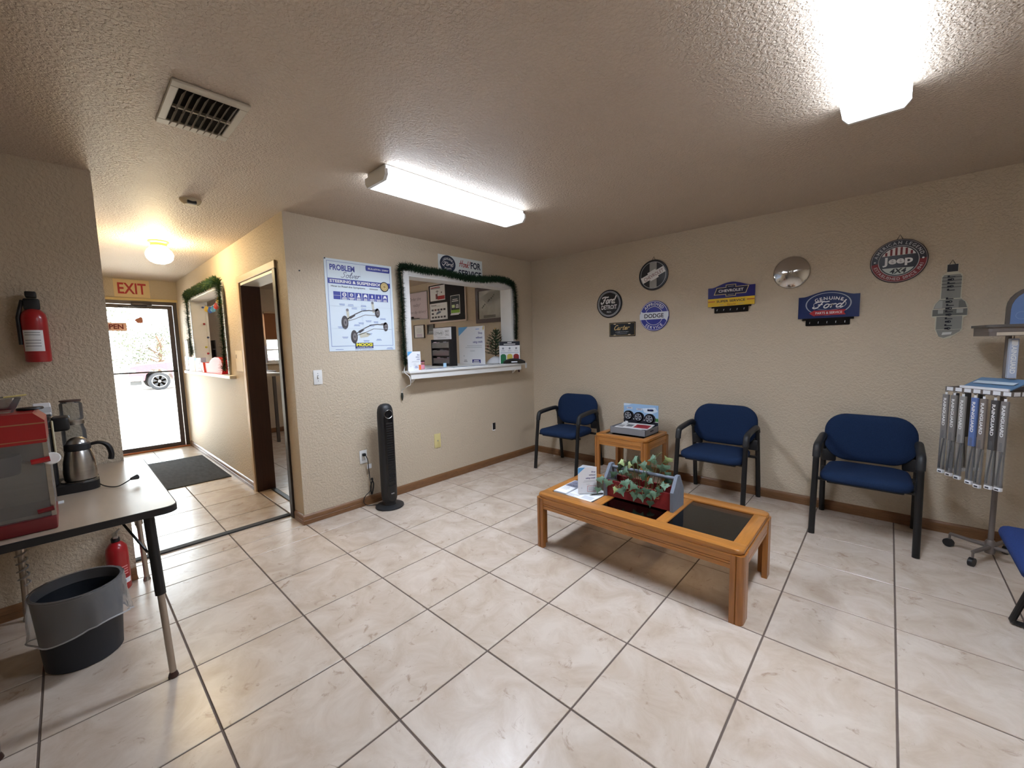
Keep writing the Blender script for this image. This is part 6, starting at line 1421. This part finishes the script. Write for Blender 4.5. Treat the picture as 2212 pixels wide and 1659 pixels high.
obj('hook', B().tube([(RX+.010, RY-.075, 1.380), (RX+.010, RY-.075, 1.360)], .003, 6).tube([(RX+.105, RY-.09, 1.380), (RX+.105, RY-.09, 1.360)], .003, 6), M_RACK, t, True)

# ------------------------------------------------------------------ outside, seen through the glass door
GZ = -.0995
TX, TY = -19.0, -1.52       # front wheel; the truck faces -y
t = thing('pickup_truck', 'maroon pickup truck with bright alloy wheels parked outside the glass door', 'truck', (TX-.9, TY+1.6, GZ))
M_TRUCK = mat('maroon_car_paint', (96, 48, 58), .3)
side = [(-.93, .42), (-.93, .72), (-.86, .98), (-.55, 1.06), (.42, 1.14), (.98, 1.72), (2.55, 1.76), (2.78, 1.20), (4.42, 1.16), (4.46, .50), (3.95, .46), (3.90, .70), (3.70, .90), (3.40, .90), (3.20, .70), (3.15, .42), (.46, .40), (.40, .66), (.22, .86), (-.22, .86), (-.40, .66), (-.46, .42)]
obj('body', B().prism([(TY+a, GZ+z) for a, z in side], TX-1.80, TX+.02, 'YZ'), M_TRUCK, t, True, 0)
obj('side_glass', B().prism([(TY+a, GZ+z) for a, z in ((.66, 1.18), (1.05, 1.64), (2.45, 1.68), (2.62, 1.22))], TX+.0205, TX+.026, 'YZ'), PM((52, 60, 70), .1), t, True, 0)
obj('body_side_trim', B().box(TX+.021, TX+.035, TY+.50, TY+3.10, GZ+.62, GZ+.68), M_ALU, t, True, 0); obj('pillar', B().box(TX+.0265, TX+.03, TY+1.66, TY+1.76, GZ+1.16, GZ+1.68), M_TRUCK, t, True, 0)
obj('bumper', B().box(TX-1.78, TX+.03, TY-1.02, TY-.931, GZ+.42, GZ+.66, .02, 2).box(TX-.10, TX+.035, TY-.93, TY-.50, GZ+.42, GZ+.62, .02, 2), M_CHROME, t, True)
obj('fog_lamp', B().box(TX+.0355, TX+.04, TY-.86, TY-.74, GZ+.46, GZ+.56), M_GREYM, t, True, 0); obj('headlight', B().box(TX-.05, TX+.024, TY-.925, TY-.70, GZ+.74, GZ+.90, .02, 2), PM((210, 214, 220), .1), t, True); obj('mirror', B().box(TX+.03, TX+.16, TY+.62, TY+.74, GZ+1.14, GZ+1.30, .02, 2), M_TRUCK, t, True); obj('air_dam', B().box(TX-1.6, TX-.05, TY-.90, TY-.55, GZ+.25, GZ+.42), M_CHAR, t, True, 0)
for wy_ in (0, 3.55):
    for xo in (TX+.015, TX-1.79):
        s = 1 if xo > TX-1 else -1
        wl = obj('wheel', B().lathe([(.22, -.24), (.34, -.24), (.365, -.20), (.365, -.03), (.345, .0), (.25, .004)], (xo, TY+wy_, GZ+.366), 36, 'X') if s > 0 else B().lathe([(.22, -.0), (.34, -.0), (.365, .03), (.365, .2), (.345, .24), (.25, .24)], (xo, TY+wy_, GZ+.366), 36, 'X'), mat('tyre_rubber', (30, 30, 34), .8) if wy_ == 0 and s > 0 else bpy.data.materials['tyre_rubber'], t, True)
        if s > 0:
            rb = B().lathe([(.235, -.05), (.25, .012), (.232, .012), (.225, -.04)], (xo, TY+wy_, GZ+.366), 36, 'X', False, False).lathe([(.05, -.05), (.05, .008), (0, .012)], (xo, TY+wy_, GZ+.366), 16, 'X', cap1=False)
            for k in range(6):
                a = 2*pi*k/6+.3; rb.prism([(cos(a)*.04-sin(a)*.030, sin(a)*.04+cos(a)*.030), (cos(a)*.235-sin(a)*.048, sin(a)*.235+cos(a)*.048), (cos(a)*.235+sin(a)*.048, sin(a)*.235-cos(a)*.048), (cos(a)*.04+sin(a)*.030, sin(a)*.04-cos(a)*.030)], -.03, .004, 'YZ', M=Matrix.Translation((xo, TY+wy_, GZ+.366)))
            obj('alloy_rim', rb, PM((226, 226, 228), .25), wl, True, 30)
g = random.Random(17)
M_FOL = mat('olive_leaves', (66, 72, 50), .6, var=(2, 3, .7, .3))
for i, (x, y, h, r, lb) in enumerate(((-34, -3.5, 5.2, 2.6, 'loose pale tree standing left behind the truck'), (-37, .6, 3.4, 2.3, 'low bushy tree directly behind the truck'), (-40, 4.6, 3.0, 2.6, 'low bushy tree behind the truck towards the door frame'), (-36, -8.2, 5.0, 2.8, 'tall tree hidden partly by the hall corner'))):
    t = thing('tree', lb, 'tree', (x, y, GZ), 0, 'trees beyond the parking lot')
    obj('trunk', B().tube(smooth_path([(x, y, GZ), (x+.1, y+.1, GZ+h*.3), (x-.1, y+.25, GZ+h*.6), (x, y, GZ+h*.85)], 3), [.14-.010*k for k in range(10)], 8), M_BARK, t, True)
    br = B(); fo_ = B()
    for k in range(26):
        a = g.uniform(0, 2*pi); zz = g.uniform(.12, 1.0); e = Vector((x+cos(a)*r*g.uniform(.3, 1)*math.sqrt(max(1-(zz-.55)**2*2, .1)), y+sin(a)*r*g.uniform(.3, 1)*math.sqrt(max(1-(zz-.55)**2*2, .1)), GZ+h*zz))
        br.tube([(x, y, GZ+h*zz*.6), tuple(e)], [.05, .012], 5)
        for q in range(70):
            c = e+Vector((g.gauss(0, .34), g.gauss(0, .34), g.gauss(0, .26))); u_ = Vector((g.uniform(-1, 1), g.uniform(-1, 1), g.uniform(-1, 1))).normalized()*g.uniform(.06, .13); v_ = u_.cross(Vector((g.uniform(-1, 1), g.uniform(-1, 1), g.uniform(-1, 1)))).normalized()*.05
            fo_.face([c-u_, c+v_, c+u_, c-v_])
    obj('branch', br, M_BARK, t, True); obj('foliage', fo_, M_FOL, t, True, 0, kind='stuff')
